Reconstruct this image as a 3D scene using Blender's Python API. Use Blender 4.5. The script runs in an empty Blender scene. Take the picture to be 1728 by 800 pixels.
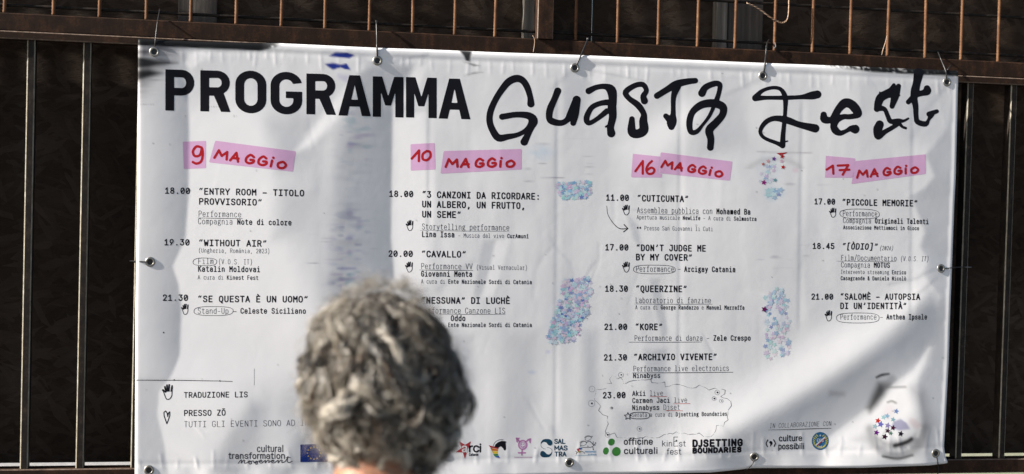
import bpy, math, random
import numpy as np
from mathutils import Matrix, Vector
random.seed(7); RNG = np.random.default_rng(7)
SC = bpy.context.scene
COL = SC.collection

# ------------------------------------------------------------------ camera
CAM = np.array([0.48847, -3.31258, 1.75]); YAW, PITCH, ROLL = 0.19787, -0.023518, 0.025917
FPX = 2400.0
_c, _s = math.cos, math.sin
FWD = np.array([_s(YAW)*_c(PITCH), _c(YAW)*_c(PITCH), _s(PITCH)])
_r = np.array([_c(YAW), -_s(YAW), 0.0]); _u = np.cross(_r, FWD)
RGT = _r*_c(ROLL) + _u*_s(ROLL); UPV = -_r*_s(ROLL) + _u*_c(ROLL)
cam = bpy.data.cameras.new('camera'); camo = bpy.data.objects.new('camera', cam); COL.objects.link(camo)
cam.lens = 50; cam.sensor_width = 36; cam.clip_start = 0.05; cam.clip_end = 500
M = Matrix.Identity(4)
for i in range(3):
    M[i][0] = RGT[i]; M[i][1] = UPV[i]; M[i][2] = -FWD[i]; M[i][3] = CAM[i]
camo.matrix_world = M
cam.dof.use_dof = True; cam.dof.focus_distance = 3.36; cam.dof.aperture_fstop = 2.7
SC.camera = camo

# ------------------------------------------------------------------ sky and sun
SUN = np.array([-0.878, -0.100, 0.455]); SUN /= np.linalg.norm(SUN)
world = bpy.data.worlds.new('World'); SC.world = world; world.use_nodes = True
wn = world.node_tree.nodes; wl = world.node_tree.links
bg = wn['Background']
sky = wn.new('ShaderNodeTexSky'); sky.sky_type = 'NISHITA'; sky.sun_disc = False
sky.sun_elevation = math.asin(SUN[2]); sky.sun_rotation = math.atan2(SUN[0], SUN[1])
sky.dust_density = 2.0
wl.new(sky.outputs[0], bg.inputs[0]); bg.inputs[1].default_value = 0.05
sl = bpy.data.lights.new('sun', 'SUN'); sl.energy = 4.6; sl.angle = math.radians(0.5); sl.color = (1.0, 0.938, 0.862)
so = bpy.data.objects.new('sun', sl); COL.objects.link(so)
so.rotation_euler = Vector(SUN).to_track_quat('Z', 'Y').to_euler(); so.location = (-6, -2, 6)
SC.view_settings.view_transform = 'Standard'; SC.view_settings.look = 'None'
SC.view_settings.exposure = 1.36; SC.view_settings.gamma = 1.0
SC.cycles.use_denoising = True
SC.cycles.max_bounces = 6

# ------------------------------------------------------------------ pixel helpers (plane of the gate is y = 0)
def ray(px, py):
    px = np.asarray(px, float); py = np.asarray(py, float)
    return FWD + ((px-864)/FPX)[..., None]*RGT - ((py-400)/FPX)[..., None]*UPV
def onplane(px, py, y=0.0):
    d = ray(px, py); t = (y - CAM[1])/d[..., 1]
    return CAM + d*t[..., None]
def P(px, py, y=0.0): return onplane(px, py, y)

# ------------------------------------------------------------------ object helpers
def tag(o, label=None, cat=None, group=None, kind=None):
    if label: o['label'] = label
    if cat: o['category'] = cat
    if group: o['group'] = group
    if kind: o['kind'] = kind
    return o
def empty(name, loc, **k):
    o = bpy.data.objects.new(name, None); COL.objects.link(o); o.location = loc
    o.empty_display_size = 0.05
    return tag(o, **k)
def mesh_obj(name, V, F, mat, parent=None, smooth=True, cols=None):
    me = bpy.data.meshes.new(name)
    V = np.asarray(V, float)
    if parent is not None: V = V - np.array(parent_loc(parent))
    me.from_pydata(V.tolist() if len(V) < 3 else V, [], F)
    if cols is not None:
        at = me.color_attributes.new('Col', 'FLOAT_COLOR', 'POINT')
        c = np.ones((len(V), 4), np.float32); c[:, :3] = cols
        at.data.foreach_set('color', c.ravel())
    if smooth: me.polygons.foreach_set('use_smooth', [True]*len(me.polygons))
    for m in (mat if isinstance(mat, list) else [mat]): me.materials.append(m)
    me.validate(); me.update()
    o = bpy.data.objects.new(name, me); COL.objects.link(o)
    if parent is not None: o.parent = parent
    return o
def parent_loc(p):
    l = np.zeros(3)
    while p is not None:
        l += np.array(p.location); p = p.parent
    return l
class MB:
    def __init__(s): s.V = []; s.F = []; s.edge = []
    def add(s, V, F):
        n = len(s.V); s.V += [tuple(v) for v in V]; s.F += [[i+n for i in f] for f in F]; return s
    def box(s, a, b, bev=0.0):
        x0, y0, z0 = a; x1, y1, z1 = b
        if bev <= 0:
            V = [(x, y, z) for x in (x0, x1) for y in (y0, y1) for z in (z0, z1)]
            return s.add(V, [(0,1,3,2),(4,6,7,5),(0,4,5,1),(2,3,7,6),(0,2,6,4),(1,5,7,3)])
        # chamfered along its longest axis by an octagon section
        d = [x1-x0, y1-y0, z1-z0]; ax = d.index(max(d)); o = [i for i in range(3) if i != ax]
        lo = (x0, y0, z0); hi = (x1, y1, z1); p, q = o; b_ = bev
        sec = [(lo[p]+b_, lo[q]), (hi[p]-b_, lo[q]), (hi[p], lo[q]+b_), (hi[p], hi[q]-b_), (hi[p]-b_, hi[q]), (lo[p]+b_, hi[q]), (lo[p], hi[q]-b_), (lo[p], lo[q]+b_)]
        V = []
        for e in (lo[ax], hi[ax]):
            for (u, v) in sec:
                w = [0, 0, 0]; w[ax] = e; w[p] = u; w[q] = v; V.append(w)
        F = [[i, (i+1) % 8, 8+(i+1) % 8, 8+i] for i in range(8)] + [list(range(7, -1, -1)), list(range(8, 16))]
        n0 = len(s.F)
        for i in range(8):
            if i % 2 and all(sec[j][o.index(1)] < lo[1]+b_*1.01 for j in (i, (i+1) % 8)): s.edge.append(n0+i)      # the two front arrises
        if ax == 1: F = [f[::-1] for f in F]
        return s.add(V, F)
    def tube(s, pts, r, n=8, cap=True):
        pts = [np.array(p, float) for p in pts]; m = len(pts)
        rr = r if hasattr(r, '__len__') else [r]*m
        V = []; up = np.array([0.13, 0.9, 0.31])
        for i, p in enumerate(pts):
            t = pts[min(i+1, m-1)] - pts[max(i-1, 0)]; t /= (np.linalg.norm(t)+1e-12)
            a = np.cross(up, t); a /= (np.linalg.norm(a)+1e-12); b = np.cross(t, a)
            up = b if i else b
            for k in range(n):
                th = 2*math.pi*k/n; V.append(p + rr[i]*(a*math.cos(th) + b*math.sin(th)))
        F = [[i*n+k, i*n+(k+1) % n, (i+1)*n+(k+1) % n, (i+1)*n+k] for i in range(m-1) for k in range(n)]
        if cap: F += [list(range(n-1, -1, -1)), list(range((m-1)*n, m*n))]
        return s.add(V, F)
    def build(s, name, mat, parent=None, smooth=False, worn=None):
        o = mesh_obj(name, s.V, s.F, mat, parent, smooth)
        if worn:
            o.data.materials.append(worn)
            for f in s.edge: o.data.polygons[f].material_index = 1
        return o
def spline(pts, n=4):
    pts = np.array(pts, float)
    if len(pts) < 3: return pts
    e = np.vstack([2*pts[0]-pts[1], pts, 2*pts[-1]-pts[-2]]); out = []
    for i in range(1, len(e)-2):
        for k in range(n):
            t = k/n; a, b, c, d = e[i-1], e[i], e[i+1], e[i+2]
            out.append(.5*(2*b + (c-a)*t + (2*a-5*b+4*c-d)*t*t + (3*b-a-3*c+d)*t**3))
    out.append(pts[-1]); return np.array(out)

# ------------------------------------------------------------------ materials
def newmat(name):
    m = bpy.data.materials.new(name); m.use_nodes = True
    return m, m.node_tree.nodes, m.node_tree.links, m.node_tree.nodes['Principled BSDF']
def ramp(n, stops):
    r = n.new('ShaderNodeValToRGB'); e = r.color_ramp.elements
    while len(e) < len(stops): e.new(.5)
    for el, (p, c) in zip(e, stops): el.position = p; el.color = (*c, 1)
    return r
def coords(n, l, scale=(1, 1, 1), rot=(0, 0, 0)):
    tc = n.new('ShaderNodeTexCoord'); mp = n.new('ShaderNodeMapping')
    mp.inputs['Scale'].default_value = scale; mp.inputs['Rotation'].default_value = rot
    l.new(tc.outputs['Object'], mp.inputs[0]); return mp.outputs[0]
def noise(n, l, v, scale, detail=4, rough=.55, dist=0):
    t = n.new('ShaderNodeTexNoise'); t.inputs['Scale'].default_value = scale; t.inputs['Detail'].default_value = detail
    t.inputs['Roughness'].default_value = rough; t.inputs['Distortion'].default_value = dist
    l.new(v, t.inputs['Vector']); return t
def bump(n, l, h, b, strength, dist, prev=None):
    t = n.new('ShaderNodeBump'); t.inputs['Strength'].default_value = strength; t.inputs['Distance'].default_value = dist
    l.new(h, t.inputs['Height'])
    if prev is not None: l.new(prev, t.inputs['Normal'])
    if b is not None: l.new(t.outputs[0], b.inputs['Normal'])
    return t.outputs[0]
def simple(name, stops, scale=30, rough=.6, bs=.3, bd=.001, metal=0, vs=(1, 1, 1), spec=.5):
    m, n, l, b = newmat(name); v = coords(n, l, vs)
    t = noise(n, l, v, scale, 6, .65); r = ramp(n, stops); l.new(t.outputs[0], r.inputs[0]); l.new(r.outputs[0], b.inputs['Base Color'])
    b.inputs['Roughness'].default_value = rough; b.inputs['Metallic'].default_value = metal; b.inputs['Specular IOR Level'].default_value = spec
    if bs: bump(n, l, t.outputs[0], b, bs, bd)
    return m
def rust(name, dark, mid, light, scale, rough=.75):
    m, n, l, b = newmat(name); v = coords(n, l)
    a = noise(n, l, v, scale, 8, .7); c = noise(n, l, v, scale*9, 3, .6)
    vs = coords(n, l, (1, 1, .12)); st = noise(n, l, vs, scale*3, 4, .6)
    mx = n.new('ShaderNodeMath'); mx.operation = 'MULTIPLY_ADD'; mx.inputs[1].default_value = .45; l.new(c.outputs[0], mx.inputs[0]); l.new(a.outputs[0], mx.inputs[2])
    m2 = n.new('ShaderNodeMath'); m2.operation = 'MULTIPLY_ADD'; m2.inputs[1].default_value = .4; l.new(st.outputs[0], m2.inputs[0]); l.new(mx.outputs[0], m2.inputs[2])
    m3 = n.new('ShaderNodeMath'); m3.operation = 'MULTIPLY'; m3.inputs[1].default_value = .54; l.new(m2.outputs[0], m3.inputs[0])
    r = ramp(n, [(.36, dark), (.5, mid), (.62, light)]); l.new(m3.outputs[0], r.inputs[0]); l.new(r.outputs[0], b.inputs['Base Color'])
    b.inputs['Roughness'].default_value = rough; b.inputs['Specular IOR Level'].default_value = .2
    bump(n, l, m3.outputs[0], b, .6, .0003)
    return m
M_BEAM = rust('rusted_beam_steel', (.012, .0062, .0038), (.026, .0125, .0068), (.064, .030, .015), 26)
M_BAR = rust('dark_painted_steel', (.009, .0075, .007), (.016, .0125, .0105), (.05, .036, .026), 34, .65)
M_REBAR = rust('rusty_rebar_steel', (.058, .026, .013), (.125, .058, .027), (.20, .105, .052), 40, .7)
M_WORN = rust('worn_bar_arris', (.13, .115, .088), (.26, .235, .18), (.40, .37, .30), 60, .5)  # pale tone paints the sunlit strip onto the bars' front edges
M_WORN2 = rust('worn_rail_arris', (.06, .045, .035), (.15, .11, .085), (.26, .20, .16), 60, .5)  # paler colour stands in for the bright sun line on rail and post edges
M_RDARK = rust('dark_rebar_steel', (.006, .005, .0045), (.012, .010, .008), (.04, .028, .02), 40, .7)
M_WIRE = simple('tie_wire_steel', [(.3, (.25, .14, .08)), (.7, (.45, .33, .24))], 60, .5)
M_TIE = simple('dark_plastic_tie', [(.3, (.010, .010, .011)), (.7, (.020, .020, .021))], 60, .4, .1)
M_TIEG = simple('grey_plastic_tie', [(.3, (.12, .12, .125)), (.7, (.19, .19, .19))], 60, .4, .1)
M_BLACK = simple('black_wire', [(.3, (.010, .010, .011)), (.7, (.02, .02, .02))], 60, .4, .1)
M_SILVER = simple('grommet_metal', [(.3, (.24, .23, .205)), (.7, (.42, .40, .36))], 80, .42, .1, .0005, .9)
M_PLANK = simple('weathered_plank', [(.25, (.075, .066, .055)), (.5, (.15, .135, .115)), (.75, (.27, .25, .22))], 9, .85, .6, .002, 0, (9, 9, .55))
M_PLANKD = simple('dark_weathered_plank', [(.25, (.045, .037, .03)), (.5, (.075, .063, .052)), (.75, (.13, .11, .095))], 9, .85, .6, .002, 0, (9, 9, .55))
def osb_mat():
    m, n, l, b = newmat('painted_strand_board'); v = coords(n, l)
    w = noise(n, l, v, 4, 3, .5); hs = []
    for k, (sx, sz, ry) in enumerate(((80, 17, .55), (20, 74, .30), (66, 18, -.9), (95, 24, 1.2))):
        mix = n.new('ShaderNodeVectorMath'); mix.operation = 'MULTIPLY_ADD'; mix.inputs[1].default_value = (.05, 0, .05)
        l.new(w.outputs['Color'], mix.inputs[0]); l.new(v, mix.inputs[2])
        rt = n.new('ShaderNodeVectorRotate'); rt.rotation_type = 'Y_AXIS'; rt.inputs['Angle'].default_value = ry; l.new(mix.outputs[0], rt.inputs[0])
        mp = n.new('ShaderNodeMapping'); mp.inputs['Scale'].default_value = (sx, 0, sz); l.new(rt.outputs[0], mp.inputs[0])
        vo = n.new('ShaderNodeTexVoronoi'); vo.voronoi_dimensions = '3D'; vo.inputs['Scale'].default_value = 1.0; l.new(mp.outputs[0], vo.inputs['Vector'])
        s_ = n.new('ShaderNodeSeparateColor'); l.new(vo.outputs['Color'], s_.inputs[0]); hs.append(s_.outputs[k % 3])
    def mth(op, a, c):
        t = n.new('ShaderNodeMath'); t.operation = op
        for i, x in enumerate((a, c)):
            if hasattr(x, 'node'): l.new(x, t.inputs[i])
            else: t.inputs[i].default_value = x
        return t.outputs[0]
    h = mth('MAXIMUM', mth('MAXIMUM', hs[0], hs[1]), mth('MAXIMUM', hs[2], hs[3]))
    h = mth('POWER', h, 3.0)
    gr = noise(n, l, coords(n, l, (14, 1, 70), (0, .5, 0)), 4, 5, .65); h2 = mth('ADD', h, mth('MULTIPLY', gr.outputs[0], .7))
    big = noise(n, l, v, 2.6, 5, .65)
    r = ramp(n, [(.28, (.018, .0105, .006)), (.46, (.036, .0225, .0142)), (.62, (.060, .042, .030)), (.80, (.13, .10, .076))])
    l.new(mth('ADD', mth('MULTIPLY', h2, .20), mth('MULTIPLY', big.outputs[0], .62)), r.inputs[0]); l.new(r.outputs[0], b.inputs['Base Color'])
    b.inputs['Roughness'].default_value = .72; b.inputs['Specular IOR Level'].default_value = .18
    bump(n, l, h2, b, .75, .003)
    return m
M_OSB = osb_mat()
def print_mat(name, weave):
    m, n, l, b = newmat(name)
    a = n.new('ShaderNodeVertexColor'); a.layer_name = 'Col'; l.new(a.outputs[0], b.inputs['Base Color'])
    b.inputs['Roughness'].default_value = .5; b.inputs['Specular IOR Level'].default_value = .12
    v = coords(n, l, (1, 1, 1), (0, .785, 0)); ck = n.new('ShaderNodeTexWave'); ck.inputs['Scale'].default_value = 130; l.new(v, ck.inputs[0])
    nz = noise(n, l, v, 14, 3, .5)
    p = bump(n, l, nz.outputs[0], None, .15, .004)
    bump(n, l, ck.outputs[1], b, weave, .0002, p)
    return m
M_VINYL = print_mat('printed_vinyl', .12)
M_INK = print_mat('printed_ink', .10)

# ------------------------------------------------------------------ ground
def ground_mat():
    m, n, l, b = newmat('pale_gravel_ground'); v = coords(n, l)
    a = noise(n, l, v, 1.3, 6, .65); g = noise(n, l, v, 18, 5, .7)
    r = ramp(n, [(.35, (.20, .19, .18)), (.6, (.40, .39, .375))]); l.new(g.outputs[0], r.inputs[0])
    g2 = ramp(n, [(.3, (.12, .14, .07)), (.7, (.34, .33, .22))]); l.new(g.outputs[0], g2.inputs[0])
    s_ = n.new('ShaderNodeSeparateXYZ'); l.new(v, s_.inputs[0])
    mp = n.new('ShaderNodeMapRange'); mp.inputs[1].default_value = 2.2; mp.inputs[2].default_value = 4.2; l.new(s_.outputs[0], mp.inputs[0])
    ny = n.new('ShaderNodeMapRange'); ny.inputs[1].default_value = 1.0; ny.inputs[2].default_value = 1.6; l.new(s_.outputs[1], ny.inputs[0])
    mu = n.new('ShaderNodeMath'); mu.operation = 'MULTIPLY'; l.new(mp.outputs[0], mu.inputs[0]); l.new(ny.outputs[0], mu.inputs[1])
    mm = n.new('ShaderNodeMath'); mm.operation = 'MULTIPLY'; l.new(mu.outputs[0], mm.inputs[0]); l.new(a.outputs[0], mm.inputs[1])
    m4 = n.new('ShaderNodeMath'); m4.operation = 'MULTIPLY'; m4.inputs[1].default_value = 1.7; m4.use_clamp = True; l.new(mm.outputs[0], m4.inputs[0])
    mx = n.new('ShaderNodeMix'); mx.data_type = 'RGBA'; l.new(m4.outputs[0], mx.inputs[0]); l.new(r.outputs[0], mx.inputs[6]); l.new(g2.outputs[0], mx.inputs[7])
    fr = ramp(n, [(.3, (.085, .085, .09)), (.7, (.15, .148, .145))]); l.new(g.outputs[0], fr.inputs[0])
    m5 = n.new('ShaderNodeMix'); m5.data_type = 'RGBA'; l.new(ny.outputs[0], m5.inputs[0]); l.new(fr.outputs[0], m5.inputs[6]); l.new(mx.outputs[2], m5.inputs[7])
    l.new(m5.outputs[2], b.inputs['Base Color']); b.inputs['Roughness'].default_value = .9
    bump(n, l, g.outputs[0], b, .5, .02)
    return m
g = mesh_obj('ground', [(-120, -120, 0), (120, -120, 0), (120, 120, 0), (-120, 120, 0)], [(0, 1, 2, 3)], ground_mat(), None, False)
tag(g, 'pale gravel ground in front of and behind the gate', 'ground', kind='structure')

# ------------------------------------------------------------------ gate
zt0 = 2.0 + .15 - .003      # top face of the upper beam (measured line)
zl = float(P(236, 62)[2])    # lit ridge between upper beam and frame rail
ztop = float(P(236, 32)[2]); zrail = zl - .0185
zb_top = float(P(100, 791)[2])
X0, X1 = -1.35, 4.35
gate = empty('metal_gate', (1.3, 0, 0), label='rusty brown steel gate of upright bars below a rail and rebar mesh', cat='gate')
MB().box((X0, .004, zl), (X1, .046, ztop), .0022).build('top_beam', M_BEAM, gate)
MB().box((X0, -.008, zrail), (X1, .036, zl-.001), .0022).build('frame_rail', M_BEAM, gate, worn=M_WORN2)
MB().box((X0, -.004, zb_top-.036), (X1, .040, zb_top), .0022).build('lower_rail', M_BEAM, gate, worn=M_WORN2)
MB().box((X0, .012, .10), (X1, .016, zb_top-.050)).build('sheet_panel', M_BAR, gate)
MB().box((X0, -.004, .04), (X1, .040, .098), .0022).build('bottom_rail', M_BEAM, gate)
# upright bars: measured at the front left edge of the ones in view, regular behind the banner
xa = float(P(140.6, 69)[0]); xb = float(P(1620.5, 540)[0]); nb = round((xb-xa)/.1216); st = (xb-xa)/nb
xr2 = float(P(1700.0, 350)[0])
bw, bd = .0175, .034
def bar(x):
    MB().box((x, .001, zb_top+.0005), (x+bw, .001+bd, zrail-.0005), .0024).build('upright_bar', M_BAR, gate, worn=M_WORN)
for k in range(-7, nb+1): bar(xa + k*st)
for k in range(0, 10): bar(xr2 + k*st)
# end posts and the post above the beam
for x in (X0-.06, X1): MB().box((x, -.012, 0), (x+.058, .05, 2.75), .003).build('end_post', M_BEAM, gate)
xp0 = float(P(907, 30)[0]); xp1 = float(P(934, 30)[0])
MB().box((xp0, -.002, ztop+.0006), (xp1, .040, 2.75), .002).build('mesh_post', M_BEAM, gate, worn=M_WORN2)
for xx in (X0+.0, X1-.04): MB().box((xx, .001, ztop+.0006), (xx+.038, .040, 2.75), .002).build('mesh_post', M_BEAM, gate)
MB().box((X0, -.004, 2.752), (X1, .044, 2.80), .002).build('mesh_top_rail', M_BEAM, gate)
reb_px = [8, 90, 168, 247, 322, 400, 475, 549, 624, 697, 767, 836, 972, 1043, 1112, 1178, 1242, 1308, 1372, 1437, 1500, 1562, 1623, 1685]
def rebar_pts(p, q, r, ribs=130):
    n = max(6, int(np.linalg.norm(np.array(q)-np.array(p))*ribs*2)); pts = []; rr = []
    w1, w2 = RNG.normal(0, .0007, 2)
    for i in range(n+1):
        t = i/n; c = np.array(p)*(1-t) + np.array(q)*t; c[0] += w1*math.sin(5*t+w2*900); c[1] += w2*math.sin(4*t)
        pts.append(c); rr.append(r*(1.0 + .17*(i % 2)))
    return pts, rr
def yb(x): return 19+.0475*x-8
rxs = [float(P(x, yb(x), .012)[0]) for x in reb_px]
rxs = [rxs[0]-.1*k for k in range(12, 0, -1)] + rxs + [rxs[-1]+.1*k for k in range(1, 18)]
for i, x in enumerate(rxs):
    if x > X1-.05 or x < X0+.05: continue
    pts, rr = rebar_pts((x+RNG.normal(0, .001), .016, ztop-.012 if False else ztop+.0005), (x+RNG.normal(0, .004), .016, 2.75), .0037)
    b = MB().tube(pts, rr, 7); b.build('rebar', M_REBAR, gate, True)
zw0 = float(P(1500, 83.5, .024)[2]); zw1 = float(P(1500, 17.5, .024)[2])
for z in (zw0, zw1, zw1+.1, zw1+.2, zw1+.3, zw1+.4):
    for (a_, b_) in ((X0+.04, xp0-.001), (xp1+.001, X1-.04)):
        pts, rr = rebar_pts((a_, .0235, z), (b_, .0235, z), .0034); MB().tube(pts, rr, 7).build('mesh_rod', M_RDARK, gate, True)

# ------------------------------------------------------------------ boards and planks behind the gate
YO = .085
zgap = float(P(100, 780.5, YO)[2])
bx = [X0+.02, float(P(-260, 400, YO)[0]), float(P(1000, 30, YO)[0]), float(P(1830, 400, YO)[0]), X1-.02]
boards = [('dark painted strand board behind the gate beyond the left edge of the banner view', 0), ('dark strand board behind the two left gate bars and left half of the banner', 1),
          ('dark strand board behind the right gate bars and right half of the banner', 2), ('dark strand board farthest right behind the gate', 3)]
for lab, k in boards[1:3]:
    a, b_ = bx[k]+.002, bx[k+1]-.002
    o = MB().box((a, YO, zgap), (b_, YO+.014, 2.78)).build('strand_board', M_OSB)
    tag(o, lab, 'board', 'strand boards behind the gate')
for k, lab in ((0, 'dark strand board at the far left end of the gate, beyond the photo'), (3, 'dark strand board at the far right end of the gate, beyond the photo')):
    o = MB().box((bx[k]+.002, YO, zgap), (bx[k+1]-.002, YO+.014, 2.78)).build('strand_board', M_OSB)
    tag(o, lab, 'board', 'strand boards behind the gate')
def plank(x0, x1, y0, y1, mat, label, zlo=None):
    a = float(P(x0, 30, y0)[0]); b_ = float(P(x1, 30, y0)[0])
    o = MB().box((a, y0, zlo or zb_top+.02), (b_, y1, 2.72), .002).build('wooden_plank', mat); tag(o, label, 'plank', 'planks behind the rebar mesh')
plank(300, 366, .068, YO-.002, M_PLANKD, 'dark grooved plank behind the mesh above the first banner title letters', ztop-.06)
plank(884, 905, .060, YO-.002, M_PLANK, 'pale edged plank just left of the steel post above the banner', ztop-.06)
plank(1209, 1228, .052, YO-.002, M_PLANK, 'pale grey weathered batten behind the mesh above the second part of the title', ztop-.06)
plank(1228.6, 1288, .066, YO-.002, M_PLANKD, 'brown knotty plank beside the pale batten, under the hanging twisted wire', ztop-.06)

# twisted rusty wire hanging on the mesh
def wire(name, px, y, r, mat, label, cat, n=6, twist=0.0, group=None):
    pts = spline(px, n); W = P(pts[:, 0], pts[:, 1], y if not hasattr(y, '__len__') else 0.0)
    if hasattr(y, '__len__'):
        yy = np.interp(np.linspace(0, 1, len(pts)), np.linspace(0, 1, len(y)), y)
        W = np.array([onplane(a, b, c) for (a, b), c in zip(pts, yy)])
    mb = MB()
    if twist:
        for ph in (0, math.pi):
            t = np.arange(len(W))*1.1 + ph; Q = W.copy(); Q[:, 2] += twist*np.cos(t); Q[:, 1] += twist*np.sin(t); mb.tube(Q, r, 6)
    else: mb.tube(W, r, 7)
    o = mb.build(name, mat, None, True); tag(o, label, cat, group); return o
wire('tie_wire', [(1260, 5), (1272, 10), (1285, 18), (1300, 29), (1312, 36), (1320, 38.5), (1327, 35), (1330, 26), (1331, 10), (1331, -12)], .006, .0011, M_WIRE, 'twisted pale rusty wire looped over the rebar mesh at upper right', 'wire', 6, .0014)
wire('tie_wire', [(1497, 60), (1494, 72), (1490, 84), (1488, 93)], .006, .0009, M_WIRE, 'single rusty wire end on the upright rod left of the banner corner tie', 'wire')
wire('tie_wire', [(899, 60), (902, 66), (902, 75), (900, 88)], -.003, .0009, M_WIRE, 'short bent wire hanging over the beam beside the steel post', 'wire')
wire('tie_wire', [(1308, 72), (1309, 78), (1306, 82)], .0, .0012, M_TIEG, 'cut pale tie stub on the mesh right of the fourth banner tie', 'wire')

# ================================================================== BANNER
# outline of the sheet (measured) and its creased height field
def top_y(x): return np.interp(x, [225, 233, 337, 470, 608, 640, 720, 840, 975, 1240, 1290, 1450, 1617, 1625], [64.6, 65, 70, 72.5, 79, 80.5, 83, 88, 92.5, 104, 106, 112, 119, 119.4])
def bot_y(x): return np.interp(x, [225, 500, 750, 960, 1200, 1230, 1272, 1457, 1570, 1602, 1625], [813, 812, 806, 802, 798, 795, 790.5, 790, 786, 782, 780])
def left_x(y): return np.interp(y, [60, 65, 300, 520, 796, 815], [233, 233, 232, 228.5, 227.5, 227.3])
def right_x(y): return np.interp(y, [60, 127, 300, 340, 540, 607, 700, 754, 770, 783, 820], [1618, 1618, 1613.7, 1611.5, 1604, 1602, 1597, 1594, 1596, 1601.5, 1602])
GX = np.arange(215, 1640, 2.0); GY = np.arange(48, 828, 2.0)
XX, YY = np.meshgrid(GX, GY)
def ring_sd(X, Y, rings):
    """signed distance to even-odd polygons, negative inside"""
    D = np.full(X.shape, 1e9); ins = np.zeros(X.shape, bool)
    for ring in rings:
        r = np.array(ring, float); a = r; b = np.roll(r, -1, 0)
        for (x0, y0), (x1, y1) in zip(a, b):
            dx, dy = x1-x0, y1-y0; L = dx*dx+dy*dy+1e-12
            t = np.clip(((X-x0)*dx+(Y-y0)*dy)/L, 0, 1)
            D = np.minimum(D, (X-x0-t*dx)**2+(Y-y0-t*dy)**2)
            c = ((y0 > Y) != (y1 > Y))
            ins ^= c & (X < dx*(Y-y0)/(dy if dy else 1e-12)+x0)
    return np.where(ins, -1, 1)*np.sqrt(D)
def line_sd(X, Y, pts):
    D = np.full(X.shape, 1e9); pts = np.array(pts, float)
    for a, b in zip(pts[:-1], pts[1:]):
        dx, dy = b[:2]-a[:2]; L = dx*dx+dy*dy+1e-12
        t = np.clip(((X-a[0])*dx+(Y-a[1])*dy)/L, 0, 1)
        r = (a[2]+(b[2]-a[2])*t) if len(a) > 2 else 0
        D = np.minimum(D, np.sqrt((X-a[0]-t*dx)**2+(Y-a[1]-t*dy)**2)-r)
    return D
def sstep(d, f): t = np.clip(.5-d/(2*f), 0, 1); return t*t*(3-2*t)
def soft(poly, f, X=None, Y=None): return sstep(ring_sd(XX if X is None else X, YY if Y is None else Y, [poly]), f)
def smooth_noise(cell_x, cell_y, seed):
    r = np.random.default_rng(seed); ny, nx = int(len(GY)*2/cell_y)+4, int(len(GX)*2/cell_x)+4
    a = r.normal(0, 1, (ny, nx)); fy = (GY-GY[0])/cell_y; fx = (GX-GX[0])/cell_x
    iy = fy.astype(int); ix = fx.astype(int); ty = fy-iy; tx = fx-ix
    ty = (ty*ty*(3-2*ty))[:, None]; tx = (tx*tx*(3-2*tx))[None]
    return (a[np.ix_(iy, ix)]*(1-ty)*(1-tx) + a[np.ix_(iy, ix+1)]*(1-ty)*tx + a[np.ix_(iy+1, ix)]*ty*(1-tx) + a[np.ix_(iy+1, ix+1)]*ty*tx)
# T: how strongly each place of the sheet is turned to the sun (200 = flat sheet); the sheet's relief is integrated from it
T = 200 + 4*smooth_noise(160, 160, 1) + 4*smooth_noise(60, 130, 2) + 3*smooth_noise(20, 120, 3) + 1.8*smooth_noise(8, 70, 4)
def lay(val, *masks):
    global T
    m = 1.0
    for p, f in masks: m = m*soft(p, f)
    T = T*(1-m) + val*m
def gradx(x0, v0, x1, v1): return np.interp(XX, [x0, x1], [v0, v1])
LB = [(200, 40), (300, 70), (314, 100), (319, 215), (318, 330), (313, 400), (291, 450), (301, 480), (306, 520), (303, 600), (290, 632), (268, 660), (264, 700), (276, 750), (287, 830), (200, 830)]
lay(222, ([(250, 170), (440, 170), (480, 260), (500, 420), (540, 520), (520, 650), (420, 660), (380, 720), (350, 810), (250, 810)], 45))
lay(gradx(238, 205, 314, 166), (LB, 3.5))
lay(190, ([(200, 640), (270, 640), (290, 830), (200, 830)], 10), (LB, 3.5))
lay(182, ([(200, 40), (330, 40), (312, 120), (200, 150)], 14))
lay(214, ([(318, 92), (345, 84), (350, 96), (322, 118), (312, 108)], 4))
lay(186, ([(455, 205), (540, 190), (530, 280), (470, 290)], 26))
lay(192, ([(475, 320), (540, 330), (520, 400), (465, 400)], 24))
lay(228, ([(612, 112), (622, 122), (575, 195), (525, 246), (500, 255), (535, 205), (590, 140)], 9))
# the dark upright fold right of the first column
DK = [(592, 165), (640, 110), (700, 150), (700, 640), (545, 640), (548, 480), (560, 360), (572, 250)]
lay(gradx(555, 172, 660, 154), (DK, 24), ([(400, 100), (650, 100), (663, 195), (661, 300), (660, 400), (667, 480), (665, 640), (400, 640)], 3))
lay(223, ([(663, 195), (715, 185), (735, 330), (720, 480), (668, 480), (660, 400), (661, 300)], 16), ([(663, 190), (900, 190), (900, 500), (668, 500), (660, 400), (661, 300)], 3))
lay(164, ([(603, 125), (637, 104), (697, 113), (668, 172), (640, 190), (598, 186)], 9))
lay(216, ([(700, 112), (724, 108), (700, 160), (676, 178)], 6))
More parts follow.
